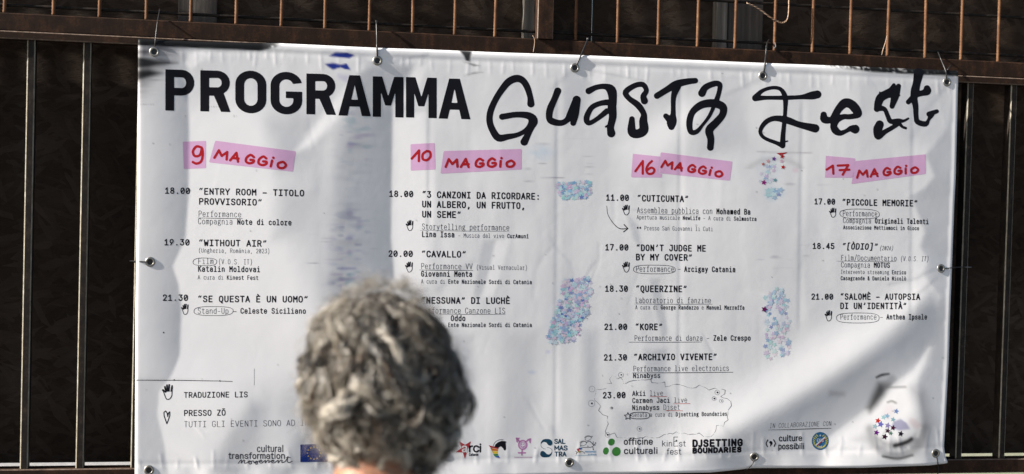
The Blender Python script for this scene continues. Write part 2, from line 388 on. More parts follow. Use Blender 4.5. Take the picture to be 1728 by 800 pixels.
# middle
lay(181, ([(852, 560), (908, 560), (903, 700), (890, 745), (845, 740)], 20))
lay(176, ([(760, 560), (795, 570), (800, 690), (770, 720)], 14))
lay(181, ([(425, 676), (448, 690), (440, 740), (400, 795), (358, 795), (388, 735)], 14))
lay(166, ([(500, 735), (545, 722), (560, 800), (480, 800)], 12))
lay(182, ([(815, 405), (836, 405), (822, 470), (806, 508), (799, 500)], 3.5))
lay(213, ([(838, 405), (862, 402), (832, 500), (814, 502)], 4))
lay(176, ([(1088, 590), (1126, 588), (1121, 640), (1142, 700), (1096, 700)], 7))
lay(178, ([(1096, 470), (1112, 470), (1127, 560), (1118, 575)], 4))
lay(212, ([(1118, 480), (1140, 480), (1140, 560), (1130, 560)], 5))
lay(178, ([(1058, 360), (1076, 380), (1084, 422), (1068, 402)], 5))
lay(178, ([(1040, 690), (1100, 690), (1110, 730), (1040, 745)], 14))
lay(176, ([(985, 560), (1008, 560), (1012, 760), (985, 760)], 14))
lay(222, ([(1045, 250), (1110, 190), (1160, 168), (1190, 192), (1120, 262), (1075, 300)], 24))
lay(184, ([(1195, 150), (1245, 170), (1265, 245), (1180, 262)], 22))
lay(182, ([(975, 110), (1000, 115), (985, 200), (955, 200), (950, 130)], 12))
lay(218, ([(1005, 112), (1030, 118), (1010, 150), (995, 135)], 6))
# right: top grey, tension folds running from the side grommet, corner
lay(184, ([(1451, 118), (1605, 128), (1600, 250), (1520, 240), (1500, 190), (1449, 190)], 18), ([(1452, 90), (1700, 90), (1700, 400), (1446, 400)], 4))
RG = [(1562, 262), (1578, 298), (1560, 318), (1536, 331), (1550, 362), (1561, 392), (1553, 415), (1567, 440), (1557, 462), (1588, 500), (1562, 600), (1548, 650), (1570, 830), (1660, 830), (1660, 100), (1612, 130), (1600, 215)]
lay(163, (RG, 5))
EDGE_ = [(900, 900), (1180, 764), (1230, 730), (1327, 682), (1412, 630), (1506, 561), (1566, 500), (1566, 300), (900, 300)]
lay(236, ([(1150, 790), (1230, 745), (1330, 690), (1420, 640), (1510, 575), (1570, 510), (1562, 462), (1500, 505), (1400, 555), (1300, 615), (1210, 670), (1130, 730)], 40), (EDGE_, 20))
DKB = [(1175, 790), (1232, 739), (1327, 691), (1412, 639), (1506, 571), (1570, 500), (1592, 520), (1584, 570), (1562, 600), (1500, 655), (1460, 692), (1400, 740), (1345, 790), (1290, 830)]
gd = np.clip(((XX-1327)*.5+(YY-691)*.87)/75, 0, 1)
lay(140+42*gd, (DKB, 18))
lay(246, ([(1567, 588), (1541, 624), (1500, 654), (1465, 689), (1400, 737), (1380, 800), (1440, 800), (1490, 770), (1525, 730), (1546, 690), (1538, 650), (1562, 612)], 16), ([(1568, 584), (1540, 623), (1499, 653), (1464, 688), (1399, 736), (1330, 850), (1700, 850), (1700, 590)], 2.5))
xe = XX - right_x(YY)
T = np.where(xe > -9, T*(1-sstep(np.abs(xe+6)-4.5, 2)) + 214*sstep(np.abs(xe+6)-4.5, 2), T)
xl = XX - left_x(YY); m_ = sstep(xl-6, 3); T = T*(1-m_) + 226*m_
qd = np.random.default_rng(17)      # small random creases
for _ in range(70):
    x0 = qd.uniform(250, 1590); y0 = qd.uniform(120, 760); L0 = qd.uniform(15, 70); a0 = qd.normal(1.57, .6); w0 = qd.uniform(1.6, 4); am = qd.normal(0, 7)
    e = [(x0, y0), (x0+L0*math.cos(a0)*.5+qd.normal(0, 3), y0+L0*math.sin(a0)*.5), (x0+L0*math.cos(a0), y0+L0*math.sin(a0))]
    T = T + am*np.exp(-(line_sd(XX, YY, e)/w0)**2) - am*.7*np.exp(-(line_sd(XX-w0*1.7, YY, e)/w0)**2)
# packing folds and soft creases
for x0, x1, ya, yb_ in ((723, 721, 120, 420), (939, 934, 110, 780), (1146, 1143, 120, 700), (1352, 1346, 150, 570), (1539, 1535, 130, 560)):
    xc = x0 + (x1-x0)*(YY-ya)/(yb_-ya); w = sstep(np.abs(YY-(ya+yb_)/2)-(yb_-ya)/2+20, 20)
    T = T + w*(-26*np.exp(-((XX-xc)/2.6)**2) + 9*np.exp(-((XX-xc-7)/5)**2))
for pts, w, a in (([(935, 414), (915, 432), (903, 455), (898, 500)], 4, -9), ([(940, 414), (921, 434), (909, 457), (905, 500)], 4, 7), ([(929, 402), (938, 418), (962, 444), (966, 466)], 3, -9),
                  ([(1003, 120), (1090, 137)], 1.6, -20), ([(1575, 455), (1545, 470), (1500, 480)], 3, -20), ([(1580, 470), (1545, 500)], 3, -24), ([(800, 440), (760, 470), (740, 490)], 5, -12),
                  ([(232, 641), (330, 640)], 2, -10), ([(645, 108), (700, 96), (722, 92)], 2.5, -22), ([(630, 108), (595, 92), (585, 84)], 2.5, -24), ([(1283, 134), (1225, 160)], 4, -12), ([(966, 120), (930, 150)], 5, -14),
                  ([(262, 95), (300, 130), (316, 170)], 5, -14), ([(1595, 148), (1560, 190), (1540, 230)], 6, -14), ([(1270, 765), (1220, 720)], 5, -12), ([(960, 772), (930, 720)], 5, -12)):
    T = T + a*np.exp(-(line_sd(XX, YY, pts)/w)**2)
# hems: stitched top and bottom bands that pucker
rr = np.random.default_rng(11)
et = YY - top_y(XX); eb = bot_y(XX) - YY
T = T + 26*np.exp(-((et-4)/3.5)**2) - 26*np.exp(-((et-13)/3.2)**2) + 8*np.exp(-((et-20)/4)**2)
x = 240
while x < 1610:
    ln = rr.uniform(10, 28); a = rr.uniform(18, 46)*(1 if rr.random() < .8 else .5); xx = x + rr.normal(0, 1); sl_ = rr.normal(0, .05)
    w = sstep(np.abs(et-16-ln/2)-ln/2, 5); c = XX-xx-sl_*et
    T = T + w*(a*np.exp(-(c/1.7)**2) - .8*a*np.exp(-((c-3.4)/2.0)**2)); x += rr.uniform(12, 40)
x = 240
while x < 1600:
    ln = rr.uniform(14, 42); a = rr.uniform(18, 50); sl_ = rr.normal(0, .12); xx = x
    w = sstep(np.abs(eb-22-ln/2)-ln/2, 6); c = XX-xx+sl_*eb
    T = T + w*(a*np.exp(-(c/1.9)**2) - .9*a*np.exp(-((c-4.2)/2.6)**2)); x += rr.uniform(14, 44)
hb = np.interp(XX, np.arange(220, 1640, 24), rr.uniform(-34, 24, len(np.arange(220, 1640, 24))))
wb = sstep(eb-24, 6); T = T + wb*(hb + 12)
T = T + 12*np.exp(-((eb-27)/3)**2) - 12*np.exp(-((eb-33)/3)**2)
# integrate: slope along the light's direction over the sheet -> height, smallest relief that gives it
def s2l(v): v = np.clip(v, 0, 255)/255; return np.where(v < .04045, v/12.92, ((v+.055)/1.055)**2.4)
Q = s2l(T)/s2l(np.array(200.0))
cN = -SUN[1]; pN = math.sqrt(1-cN*cN); dN = np.array([-SUN[0], SUN[2]])/pN     # px direction of travel (x right, y down)
S = 1.25*cN/pN*(Q-1)/.60
pad = 160; Sp = np.pad(S, pad, mode='reflect'); wy = np.hanning(2*pad)[:pad]; ny, nx = Sp.shape
Sp[:pad] *= wy[:, None]; Sp[-pad:] *= wy[::-1][:, None]; Sp[:, :pad] *= wy[None]; Sp[:, -pad:] *= wy[::-1][None]
mpx = 2.0/712
ky = np.fft.fftfreq(ny, mpx)[:, None]*2*math.pi; kx = np.fft.fftfreq(nx, mpx)[None]*2*math.pi
kd = kx*dN[0]+ky*dN[1]; kk = kx*kx+ky*ky
H = np.fft.ifft2(np.fft.fft2(Sp)*(-1j*kd)/(kd*kd + .012*kk + 1.2)).real[pad:-pad, pad:-pad]
H -= H.min()
print('banner relief', H.max(), 'slope', S.min(), S.max())
YB = -.014
def samp(A, px, py):
    fx = np.clip((np.asarray(px, float)-GX[0])/2, 0, len(GX)-1.001); fy = np.clip((np.asarray(py, float)-GY[0])/2, 0, len(GY)-1.001)
    ix = fx.astype(int); iy = fy.astype(int); tx = fx-ix; ty = fy-iy
    return A[iy, ix]*(1-tx)*(1-ty)+A[iy, ix+1]*tx*(1-ty)+A[iy+1, ix]*(1-tx)*ty+A[iy+1, ix+1]*tx*ty
def surf(px, py, off=0.0):
    px = np.asarray(px, float); py = np.asarray(py, float)
    yv = YB - samp(H, px, py) - off
    d = ray(px, py); t = (yv-CAM[1])/d[..., 1]; return CAM + d*t[..., None]

# ---- printing that is soft: smears, sprayed edges, the photo print in the corner
VW = np.array([.80, .80, .81]); C0 = np.ones(XX.shape+(3,))*VW
def ink(mask, col, a=1.0):
    global C0
    m = np.clip(mask*a, 0, 1)[..., None]; C0 = C0*(1-m) + np.array(col)*m
K = (.010, .011, .012)
spray = smooth_noise(3, 3, 21); hz = smooth_noise(50, 9, 22); hz2 = smooth_noise(26, 3, 23)
xin = np.interp(XX, [225, 440, 462, 475], [1, 1, .9, 0])
ink(sstep(et-14, 8)*np.clip(spray*.5+.3, 0, 1)*np.interp(XX, [330, 360, 460, 490], [0, .5, .8, 0]), (.15, .15, .16), .7)
ink(soft([(225, 62), (300, 62), (300, 96), (268, 128), (240, 160), (225, 175)], 26)*(.8+.2*hz2), (.07, .065, .075), .72)
ink(sstep(et - np.interp(XX, [233, 337, 440, 475], [12, 12, 14, 5]), 1.6), K, xin)
ink(sstep(np.hypot(XX-459, (YY-77)*.8)-4, 2)*(spray > .1), VW, .9)
ink(soft([(229, 94), (262, 101), (300, 106), (262, 112), (250, 115), (229, 117)], 5), K, .96)
ink(soft([(229, 118), (252, 117), (275, 123), (250, 131), (229, 138)], 5), K, .96)
ink(soft([(229, 84), (252, 86), (250, 92), (229, 93)], 4), (.05, .05, .06), .7)
ink(soft([(554, 95), (566, 88), (586, 89), (599, 93), (590, 98.5), (572, 97)], 1.2), (.02, .04, .27), 1)
ink(soft([(548, 108), (562, 106), (575, 109), (585, 107), (592, 118), (582, 117), (575, 114), (562, 118), (554, 113)], 1.2), (.02, .04, .27), 1)
ink(soft([(570, 125), (590, 128), (585, 138), (572, 133)], 5), (.35, .34, .6), .4)
ink(soft([(774, 84), (797, 86), (794, 96), (793, 104), (786, 103), (783, 95)], 1.5), K, .97)
ink(soft([(780, 104), (800, 108), (812, 111), (800, 112)], 1.6), K, .7); ink(soft([(782, 128), (800, 122), (815, 122), (800, 125)], 1.6), K, .6)
band = np.interp(XX, [1370, 1400, 1440, 1470, 1540, 1618], [0, 3, 6, 9, 10, 10]); bs = np.interp(XX, [1370, 1440, 1475], [4, 3, 1.3])
ink(sstep(et-band, bs)*np.clip(np.interp(XX, [1372, 1400, 1450, 1470], [0, .5, .8, 1.3])+.35*spray, 0, 1), K)
# purple and grey pull-marks down the dark fold, faint drag lines
colm = np.exp(-((XX-np.interp(YY, [190, 300, 400, 490], [602, 596, 590, 578]))/26)**2)*sstep(np.abs(YY-335)-150, 12)
ink(colm*np.clip(hz*.45+.2, 0, 1), (.46, .46, .50), .65)
for sd, c in ((31, (.28, .28, .50)), (32, (.30, .48, .55)), (33, (.46, .36, .55)), (34, (.18, .19, .36))):
    nz_ = smooth_noise(15, 5, sd) + .8*smooth_noise(34, 9, sd+40); act = np.interp(YY, [195, 225, 262, 280, 345, 360, 395, 420, 440, 485], [.5, .75, .7, .1, .1, .5, .7, .6, .75, .8])
    ink(colm*np.clip((nz_-.9)*1.1, 0, 1), c, act*.8)
dl = np.clip(hz2*.8-.9, 0, 1)
for (a, b_, c, d) in ((890, 240, 1000, 300), (975, 345, 1090, 372), (1290, 300, 1400, 330), (1275, 415, 1400, 480), (1290, 250, 1420, 262), (520, 400, 640, 470), (860, 260, 960, 325)):
    ink(soft([(a, b_), (c, b_), (c, d), (a, d)], 12)*dl, (.38, .38, .42), .75)
ink(soft([(1400, 660), (1425, 662), (1425, 668), (1400, 668)], 6), (.35, .34, .34), .55)
# soft clouds of colour under the confetti
for cx, cy, rx, ry, c, a in ((968, 320, 30, 17, (.45, .62, .72), .5), (968, 486, 28, 18, (.48, .60, .75), .5), (955, 540, 34, 40, (.50, .58, .74), .5), (912, 258, 26, 16, (.55, .66, .78), .55), (1308, 545, 24, 62, (.58, .66, .76), .45),
                             (1300, 285, 22, 30, (.62, .72, .80), .45), (1306, 327, 20, 14, (.5, .68, .78), .55), (898, 628, 9, 4, (.4, .5, .72), .5), (925, 594, 5, 4, (.35, .4, .7), .5), (1342, 287, 6, 5, (.75, .45, .55), .5),
                             (1493, 745, 0.1, 0.1, (.5, .5, .5), 0), (1275, 545, 20, 40, (.70, .68, .74), .3)):
    ink(sstep(np.hypot((XX-cx)/rx, (YY-cy)/ry)-.8, .45)*np.clip(.7+.4*smooth_noise(9, 7, int(cx)), 0, 1), c, a)
# grey arch around the stars (print)
ink(np.exp(-((np.hypot((XX-1308)/50, (YY-300)/32)-1)/.13)**2)*(YY < 285), (.45, .45, .45), .4)
ink(np.exp(-(line_sd(XX, YY, [(1278, 256), (1300, 257), (1370, 258)])/1.3)**2), (.35, .33, .34), .5)
# photo print in the lower right corner
def blob(pts, w, c, a): ink(sstep(line_sd(XX, YY, spline([(p[0], p[1], w*(p[2] if len(p) > 2 else 1)) for p in pts], 4)), max(1.4, w*.7)), c, a)
blob([(1479, 637, .8), (1488, 633), (1500, 631, .7)], 2.2, (.02, .02, .02), .95)
ink(soft([(1482, 645), (1502, 648), (1492, 668), (1480, 684), (1468, 696), (1463, 688), (1473, 664)], 8), (.06, .06, .06), .92)
blob([(1494, 650), (1505, 640)], 7, (.30, .30, .31), .5)
blob([(1495, 654), (1528, 653)], 1.8, (.25, .25, .25), .7)
blob([(1498, 679), (1505, 677), (1512, 680)], 1.5, (.16, .16, .14), .8)
ink(soft([(1504, 722), (1508, 711), (1520, 707), (1530, 714), (1536, 724), (1518, 727)], 1.8), (.27, .26, .42), .8)
ink(soft([(1478, 738), (1500, 745), (1530, 742), (1552, 728), (1550, 748), (1520, 758), (1488, 754)], 7), (.26, .26, .27), .7)
blob([(1510, 752), (1522, 749), (1532, 745), (1538, 741)], 3.4, (.012, .012, .012), .97)
ink(np.exp(-((line_sd(XX, YY, spline([(1468, 724), (1478, 752), (1500, 766), (1528, 766), (1550, 750), (1560, 722)], 5))-1)/7)**2), (.20, .20, .21), .62)
blob([(1490, 770), (1515, 774), (1540, 768)], 2.2, (.05, .05, .05), .8)
ink(soft([(1538, 655), (1562, 660), (1574, 715), (1562, 760), (1545, 768), (1552, 735), (1553, 700)], 15), (.30, .30, .32), .55)
ink(soft([(1478, 740), (1462, 730), (1440, 742), (1470, 752)], 9), (.40, .40, .41), .45)
blob([(1552, 722), (1548, 736)], 3, (.7, .7, .7), .7)
blob([(1540, 712), (1547, 718)], 6, (.62, .48, .5), .5); blob([(1500, 690), (1498, 700)], 8, (.72, .62, .64), .4)
blob([(1486, 742), (1497, 722)], 1.2, (.3, .3, .3), .6)
ink(soft([(1533+4.8*(1 if q % 2 == 0 else .48)*math.sin(.25+q*math.pi/5), 755-4.8*(1 if q % 2 == 0 else .48)*math.cos(.25+q*math.pi/5)) for q in range(10)], 1), (.74, .74, .74))
q2 = np.random.default_rng(9)      # ink specks and dotted drag lines
for _ in range(75):
    x = q2.uniform(240, 1600); y = q2.uniform(115, 770); j, i = int((y-GY[0])/2), int((x-GX[0])/2); C0[j, i] *= q2.uniform(.1, .6)
for x0, x1, y in ((232, 264, 176), (350, 382, 180), (396, 402, 196)):
    for t in np.arange(x0, x1, 4): C0[int((y-GY[0])/2), int((t-GX[0])/2)] *= q2.uniform(.25, .8)

# ---- root and sheet
P0 = surf(925, 440)
banner = empty('festival_banner', (float(P0[0]), float(P0[1]), float(P0[2])), label='large white printed vinyl banner with festival programme tied to the gate', cat='banner')
NU, NV = 690, 366
u = np.linspace(0, 1, NU); v = np.linspace(0, 1, NV); U, V_ = np.meshgrid(u, v)
px = 233 + U*(1617-233)
for _ in range(6):
    py = top_y(px) + V_*(bot_y(px)-top_y(px)); px = left_x(py) + U*(right_x(py)-left_x(py))
py = top_y(px) + V_*(bot_y(px)-top_y(px))
W = surf(px, py)
# hems roll back at the rims
back = lambda e, d: np.where(e < d, (1-np.clip(e/d, 0, 1))**2, 0)
W[..., 1] += .0045*back(py-top_y(px), 4) + .0045*back(bot_y(px)-py, 4) + .003*back(px-left_x(py), 3) + .003*back(right_x(py)-px, 3)
idx = np.arange(NU*NV).reshape(NV, NU)
F = np.stack([idx[:-1, :-1], idx[1:, :-1], idx[1:, 1:], idx[:-1, 1:]], -1).reshape(-1, 4)
cc = np.stack([samp(C0[..., k], px, py) for k in range(3)], -1).reshape(-1, 3)
def fast_mesh(name, V, F, mat, parent, cols=None):
    V = np.asarray(V, np.float32) - np.array(parent_loc(parent), np.float32) if parent is not None else np.asarray(V, np.float32)
    me = bpy.data.meshes.new(name); me.vertices.add(len(V)); me.vertices.foreach_set('co', V.ravel())
    k = F.shape[1]; me.loops.add(F.size); me.loops.foreach_set('vertex_index', F.ravel().astype(np.int32))
    me.polygons.add(len(F)); me.polygons.foreach_set('loop_start', np.arange(0, F.size, k, dtype=np.int32)); me.polygons.foreach_set('use_smooth', np.ones(len(F), bool))
    if cols is not None:
        at = me.color_attributes.new('Col', 'FLOAT_COLOR', 'POINT'); c = np.ones((len(V), 4), np.float32); c[:, :3] = cols; at.data.foreach_set('color', c.ravel())
    me.materials.append(mat); me.update(calc_edges=True)
    o = bpy.data.objects.new(name, me); COL.objects.link(o)
    if parent is not None: o.parent = parent
    return o
Vs = W.reshape(-1, 3)
sheet = fast_mesh('vinyl_sheet', Vs, F, M_VINYL, banner, cc)
# ---- crisp printing: contours filled on a fine grid so that ink follows every crease
def march(S, x0, y0, h):
    """filled region S<0 -> verts (px), faces"""
    ny, nx = S.shape; ins = S < 0; V = []; Fc = []; key = {}
    def gv(j, i):
        k = (j, i)
        if k not in key: key[k] = len(V); V.append((x0+i*h, y0+j*h))
        return key[k]
    def ev(a, b):
        if b < a: a, b = b, a
        k = (a, b)
        if k not in key:
            sa, sb = S[a], S[b]; t = sa/(sa-sb) if sa != sb else .5; t = min(max(t, .02), .98)
            key[k] = len(V); V.append((x0+(a[1]+(b[1]-a[1])*t)*h, y0+(a[0]+(b[0]-a[0])*t)*h))
        return key[k]
    any_ = ins[:-1, :-1] | ins[1:, :-1] | ins[:-1, 1:] | ins[1:, 1:]
    for j, i in zip(*np.nonzero(any_)):
        c = [(j, i), (j+1, i), (j+1, i+1), (j, i+1)]; f = []
        for q in range(4):
            a, b = c[q], c[(q+1) % 4]; ia, ib = ins[a], ins[b]
            if ia: f.append(gv(*a))
            if ia != ib: f.append(ev(a, b))
        if len(f) > 2: Fc.append(f)
    return V, Fc
def shape(rings=(), lines=(), h=.6, pad=1.5):
    """rings: filled polygons (even-odd); lines: (points with radius) strokes -> marched shape"""
    A = [np.array(r, float)[:, :2] for r in rings] + [np.array(l, float)[:, :2] for l in lines]
    allp = np.vstack(A); rm = max([np.max(np.array(l, float)[:, 2]) for l in lines] + [0]) + pad
    x0, y0 = allp.min(0)-rm; x1, y1 = allp.max(0)+rm
    gx = x0+np.arange(0, x1-x0+h, h); gy = y0+np.arange(0, y1-y0+h, h); X, Y = np.meshgrid(gx, gy)
    S = np.full(X.shape, 1e3)
    if rings: S = np.minimum(S, ring_sd(X, Y, rings))
    for l in lines: S = np.minimum(S, line_sd(X, Y, l))
    return march(S, x0, y0, h)
class Ink:
    def __init__(s): s.V = []; s.F = []; s.C = []; s.O = []
    def add(s, VF, col, off=.00012, dx=0, dy=0, shear=0.0):
        V, F = VF; n = len(s.V)
        s.V += [(x+dx, y+dy+shear*x) for x, y in V]; s.F += [[i+n for i in f] for f in F]; s.C += [col]*len(V); s.O += [off]*len(V); return s
    def shape(s, col, rings=(), lines=(), h=.6, off=.00012): return s.add(shape(rings, lines, h), col, off)
    def build(s, name, parent):
        a = np.array(s.V); W = surf(a[:, 0], a[:, 1], np.array(s.O))
        return mesh_obj(name, W, s.F, M_INK, parent, True, np.array(s.C))
INK = (.007, .007, .011); INKL = (.016, .016, .023)

# stroke alphabet: cell 6 wide, capitals 10 high, y up; '~' marks a smooth stroke
GL = {
'A': "0,0 3,10 6,0|1.1,3.2 4.9,3.2", 'B': ".5,0 .5,10|~.5,10 3.4,10 5.2,9.1 5.4,7.6 4.7,5.9 3,5.4 .5,5.4|~.5,5.4 3.4,5.4 5.3,4.6 5.8,2.8 5.1,.8 3.4,0 .5,0", 'C': "~5.7,7.4 5,9.4 3.1,10 1.2,9 .4,6.6 .4,3.4 1.2,1 3.1,0 5,.6 5.7,2.6",
'D': ".5,0 .5,10|~.5,10 3,10 5,8.8 5.7,6.2 5.7,3.8 5,1.2 3,0 .5,0", 'E': "5.5,10 .7,10 .7,0 5.5,0|.7,5.2 4.9,5.2", 'F': "5.6,10 .8,10 .8,0|.8,5 5,5", 'G': "~5.6,7.6 4.9,9.4 3.1,10 1.2,9 .4,6.6 .4,3.4 1.2,1 3,0 4.8,.7 5.6,2.4 5.6,4.6|5.6,4.7 3.3,4.7",
'H': ".5,0 .5,10|5.5,0 5.5,10|.5,5.2 5.5,5.2", 'I': "3,0 3,10|.7,10 5.3,10|.7,0 5.3,0", 'J': "~5.2,10 5.2,3 4.4,.7 2.7,0 1.1,.7 .5,2.6|2,10 5.2,10", 'K': ".6,0 .6,10|5.7,10 .7,4.4|2.3,6 5.9,0", 'L': ".9,10 .9,0 5.6,0",
'M': ".3,0 .3,10 3,4.6 5.7,10 5.7,0", 'N': ".5,0 .5,10 5.5,0 5.5,10", 'O': "~3,10 1.2,9.1 .4,6.6 .4,3.4 1.2,.9 3,0 4.8,.9 5.6,3.4 5.6,6.6 4.8,9.1 3,10", 'P': ".6,0 .6,10|~.6,10 3.5,10 5.3,9.2 5.8,7.3 5.2,5.4 3.5,4.5 .6,4.5",
'Q': "~3,10 1.2,9.1 .4,6.6 .4,3.4 1.2,.9 3,0 4.8,.9 5.6,3.4 5.6,6.6 4.8,9.1 3,10|3.1,.2 3.6,-1.6 5.4,-2", 'R': ".6,0 .6,10|~.6,10 3.4,10 5.2,9.2 5.6,7.4 5,5.6 3.4,4.8 .6,4.8|3.2,4.8 5.8,0", 'S': "~5.5,8 4.8,9.5 3,10 1.2,9.4 .6,7.7 1.3,6 3,5.2 4.8,4.4 5.6,2.6 4.9,.7 3,0 1.1,.5 .4,2.1",
'T': "3,0 3,10|.2,10 5.8,10", 'U': "~.5,10 .5,3.2 1.2,.9 3,0 4.8,.9 5.5,3.2 5.5,10", 'V': "0,10 3,0 6,10", 'W': "0,10 1.2,0 3,6.4 4.8,0 6,10", 'Y': "0,10 3,4.4 6,10|3,4.4 3,0", 'Z': ".5,10 5.5,10 .5,0 5.6,0", 'X': ".2,0 5.8,10|.2,10 5.8,0",
'a': "~.8,5.8 1.6,7 3.2,7.3 4.7,6.6 5.1,5 5.1,0|~5.1,4.2 2.6,4.1 .9,3.4 .5,1.9 1.2,.4 2.7,-.1 4.3,.6 5.1,2", 'b': ".7,0 .7,10.4|~.7,5.2 1.6,6.8 3.2,7.3 4.8,6.4 5.5,3.6 4.8,.8 3.2,-.1 1.6,.5 .7,2", 'c': "~5.3,5.5 4.6,6.9 3.1,7.3 1.3,6.4 .6,3.6 1.3,.8 3.1,-.1 4.7,.4 5.4,1.8",
'd': "5.3,0 5.3,10.4|~5.3,5.2 4.4,6.8 2.8,7.3 1.2,6.4 .5,3.6 1.2,.8 2.8,-.1 4.4,.5 5.3,2", 'e': "~.6,3.8 5.5,3.8 5.2,6 4.2,7.1 3,7.3 1.3,6.5 .6,3.6 1.3,.8 3.1,-.1 4.6,.3 5.3,1.5", 'f': "~5.5,10.3 3.9,10.3 2.9,9.4 2.7,8 2.7,0|.6,7.2 5.3,7.2|.9,0 4.9,0",
'g': "~3.9,7 2.6,7.3 1.2,6.6 .8,5 1.4,3.4 2.7,2.8 4,3.4 4.5,5 4,6.6 3.9,7|5.8,7.8 4.2,6.7|~1.4,3.4 .9,2.2 1.7,1.4 4.2,1.2 5.5,.3 5.4,-1.4 4,-2.5 2,-2.5 .5,-1.6 .8,-.2 1.9,.9", 'h': ".7,0 .7,10.4|~.7,5 1.8,6.8 3.4,7.3 4.8,6.5 5.2,4.8 5.2,0", 'i': ".9,7.2 3.1,7.2 3.1,0|.6,0 5.6,0|3,9.9 3.05,10.1",
'j': "~1.2,7.2 4.1,7.2|~4.1,7.2 4.1,-.6 3.5,-2.3 2,-2.7 .7,-2.4|4,9.9 4.05,10.1", 'k': ".8,0 .8,10.4|5.2,7.2 .9,3.2|2.3,4.5 5.6,0", 'l': ".7,10.3 2.9,10.3 2.9,0|.5,0 5.5,0", 'm': ".3,0 .3,7.2|~.3,5.6 1.1,7.1 2.2,7.2 3,5.8 3,0|~3,5.6 3.8,7.1 5,7.2 5.7,5.6 5.7,0", 'n': ".7,0 .7,7.2|~.7,5 1.8,6.8 3.4,7.3 4.8,6.5 5.2,4.8 5.2,0",
'o': "~3,7.3 1.2,6.4 .5,3.6 1.2,.8 3,-.1 4.8,.8 5.5,3.6 4.8,6.4 3,7.3", 'p': ".7,-2.8 .7,7.2|~.7,5.2 1.6,6.8 3.2,7.3 4.8,6.4 5.5,3.6 4.8,.8 3.2,-.1 1.6,.5 .7,2", 'q': "5.3,-2.8 5.3,7.2|~5.3,5.2 4.4,6.8 2.8,7.3 1.2,6.4 .5,3.6 1.2,.8 2.8,-.1 4.4,.5 5.3,2", 'r': ".5,7.2 2.2,7.2 2.2,0|.5,0 4.4,0|~2.2,4.6 3.2,6.6 4.6,7.2 5.6,7.1",
's': "~5.1,5.8 4.3,7 2.9,7.3 1.3,6.8 .8,5.5 1.6,4.2 3.2,3.7 4.8,3.1 5.3,1.7 4.5,.4 2.9,-.1 1.2,.4 .5,1.7", 't': "~2.4,9.4 2.4,2 2.9,.4 4.2,0 5.4,.1|.4,7.2 5.3,7.2", 'u': "~.7,7.2 .7,2.4 1.3,.5 2.8,-.1 4.3,.6 5.3,2.4|5.3,7.2 5.3,0", 'v': ".4,7.2 3,0 5.6,7.2", 'w': "0,7.2 1.3,0 3,5 4.7,0 6,7.2", 'y': ".5,7.2 3.1,.4|5.6,7.2 2.9,-.6 1.9,-2.4 .5,-2.7", 'z': ".8,7.2 5.2,7.2 .7,0 5.4,0",
'0': "~3,10 1.2,9.1 .4,6.6 .4,3.4 1.2,.9 3,0 4.8,.9 5.6,3.4 5.6,6.6 4.8,9.1 3,10|1.6,2.6 4.4,7.4", '1': ".8,7.4 3.1,10 3.1,0|.7,0 5.5,0", '2': "~.7,7.5 1.4,9.4 3.1,10 4.8,9.3 5.4,7.4 4.6,5.2 .6,0|.6,0 5.6,0", '3': ".7,10 5.2,10 2.7,6.2|~2.7,6.2 4.6,5.6 5.5,3.2 4.8,.9 3,0 1.2,.6 .4,2.2", '4': "4.3,0 4.3,10 .3,2.6 5.9,2.6", '5': "5.2,10 1.1,10 .9,5.4|~.9,5.4 3,6.2 4.9,5.4 5.6,3.1 4.8,.8 3,0 1.2,.6 .4,2",
'6': "4.6,10 1.4,5|~1.4,5 .5,3 1.2,.8 3,0 4.8,.9 5.5,3.1 4.8,5.3 3.1,6.2 1.4,5", '7': ".4,10 5.6,10 2,0", '8': "~3,5.3 1.3,6.2 .8,7.8 1.5,9.4 3,10 4.5,9.4 5.2,7.8 4.7,6.2 3,5.3 1.1,4.2 .4,2.4 1.3,.6 3,0 4.7,.6 5.6,2.4 4.9,4.2 3,5.3", '9': "1.4,0 4.6,5|~4.6,5 5.5,7 4.8,9.2 3,10 1.2,9.1 .5,6.9 1.2,4.7 2.9,3.8 4.6,5",
'.': "3,.3 3.05,.35", ',': "3.1,.5 2.3,-1.9", ':': "3,.3 3.05,.35|3,6.2 3.05,6.25", '-': ".8,4 5.2,4", '–': ".4,4 5.6,4", '(': "~4.3,11.4 2.6,8.6 2,4.4 2.6,.3 4.3,-2.4", ')': "~1.7,11.4 3.4,8.6 4,4.4 3.4,.3 1.7,-2.4", '[': "4.6,11.2 2,11.2 2,-1.8 4.6,-1.8", ']': "1.4,11.2 4,11.2 4,-1.8 1.4,-1.8", '/': "5.5,11.4 .5,-1.6",
'“': "~2.5,10.4 1.3,9.2 1.2,7.8|~5.2,10.4 4,9.2 3.9,7.8", '”': "~2.1,10.2 2,8.6 .9,7.4|~4.8,10.2 4.7,8.6 3.6,7.4", '’': "~3.5,10.2 3.4,8.6 2.3,7.4", '&': "~5.8,0 2,6.4 1.4,8.4 2.4,10 3.8,9.6 4.2,8 3,6.2 1.2,4.6 .3,2.6 1,.6 2.8,0 4.6,1.2 5.6,4.4", '*': "3,3.4 3,8|1,4.6 5,6.8|1,6.8 5,4.6"}
ACC = {'È': 'E', 'À': 'A', 'Ò': 'O', 'è': 'e', 'à': 'a', 'ò': 'o', 'ì': 'i', 'í': 'i', 'â': 'a', 'ï': 'i', 'Ō': 'O', 'Ü': 'U', 'ü': 'u'}
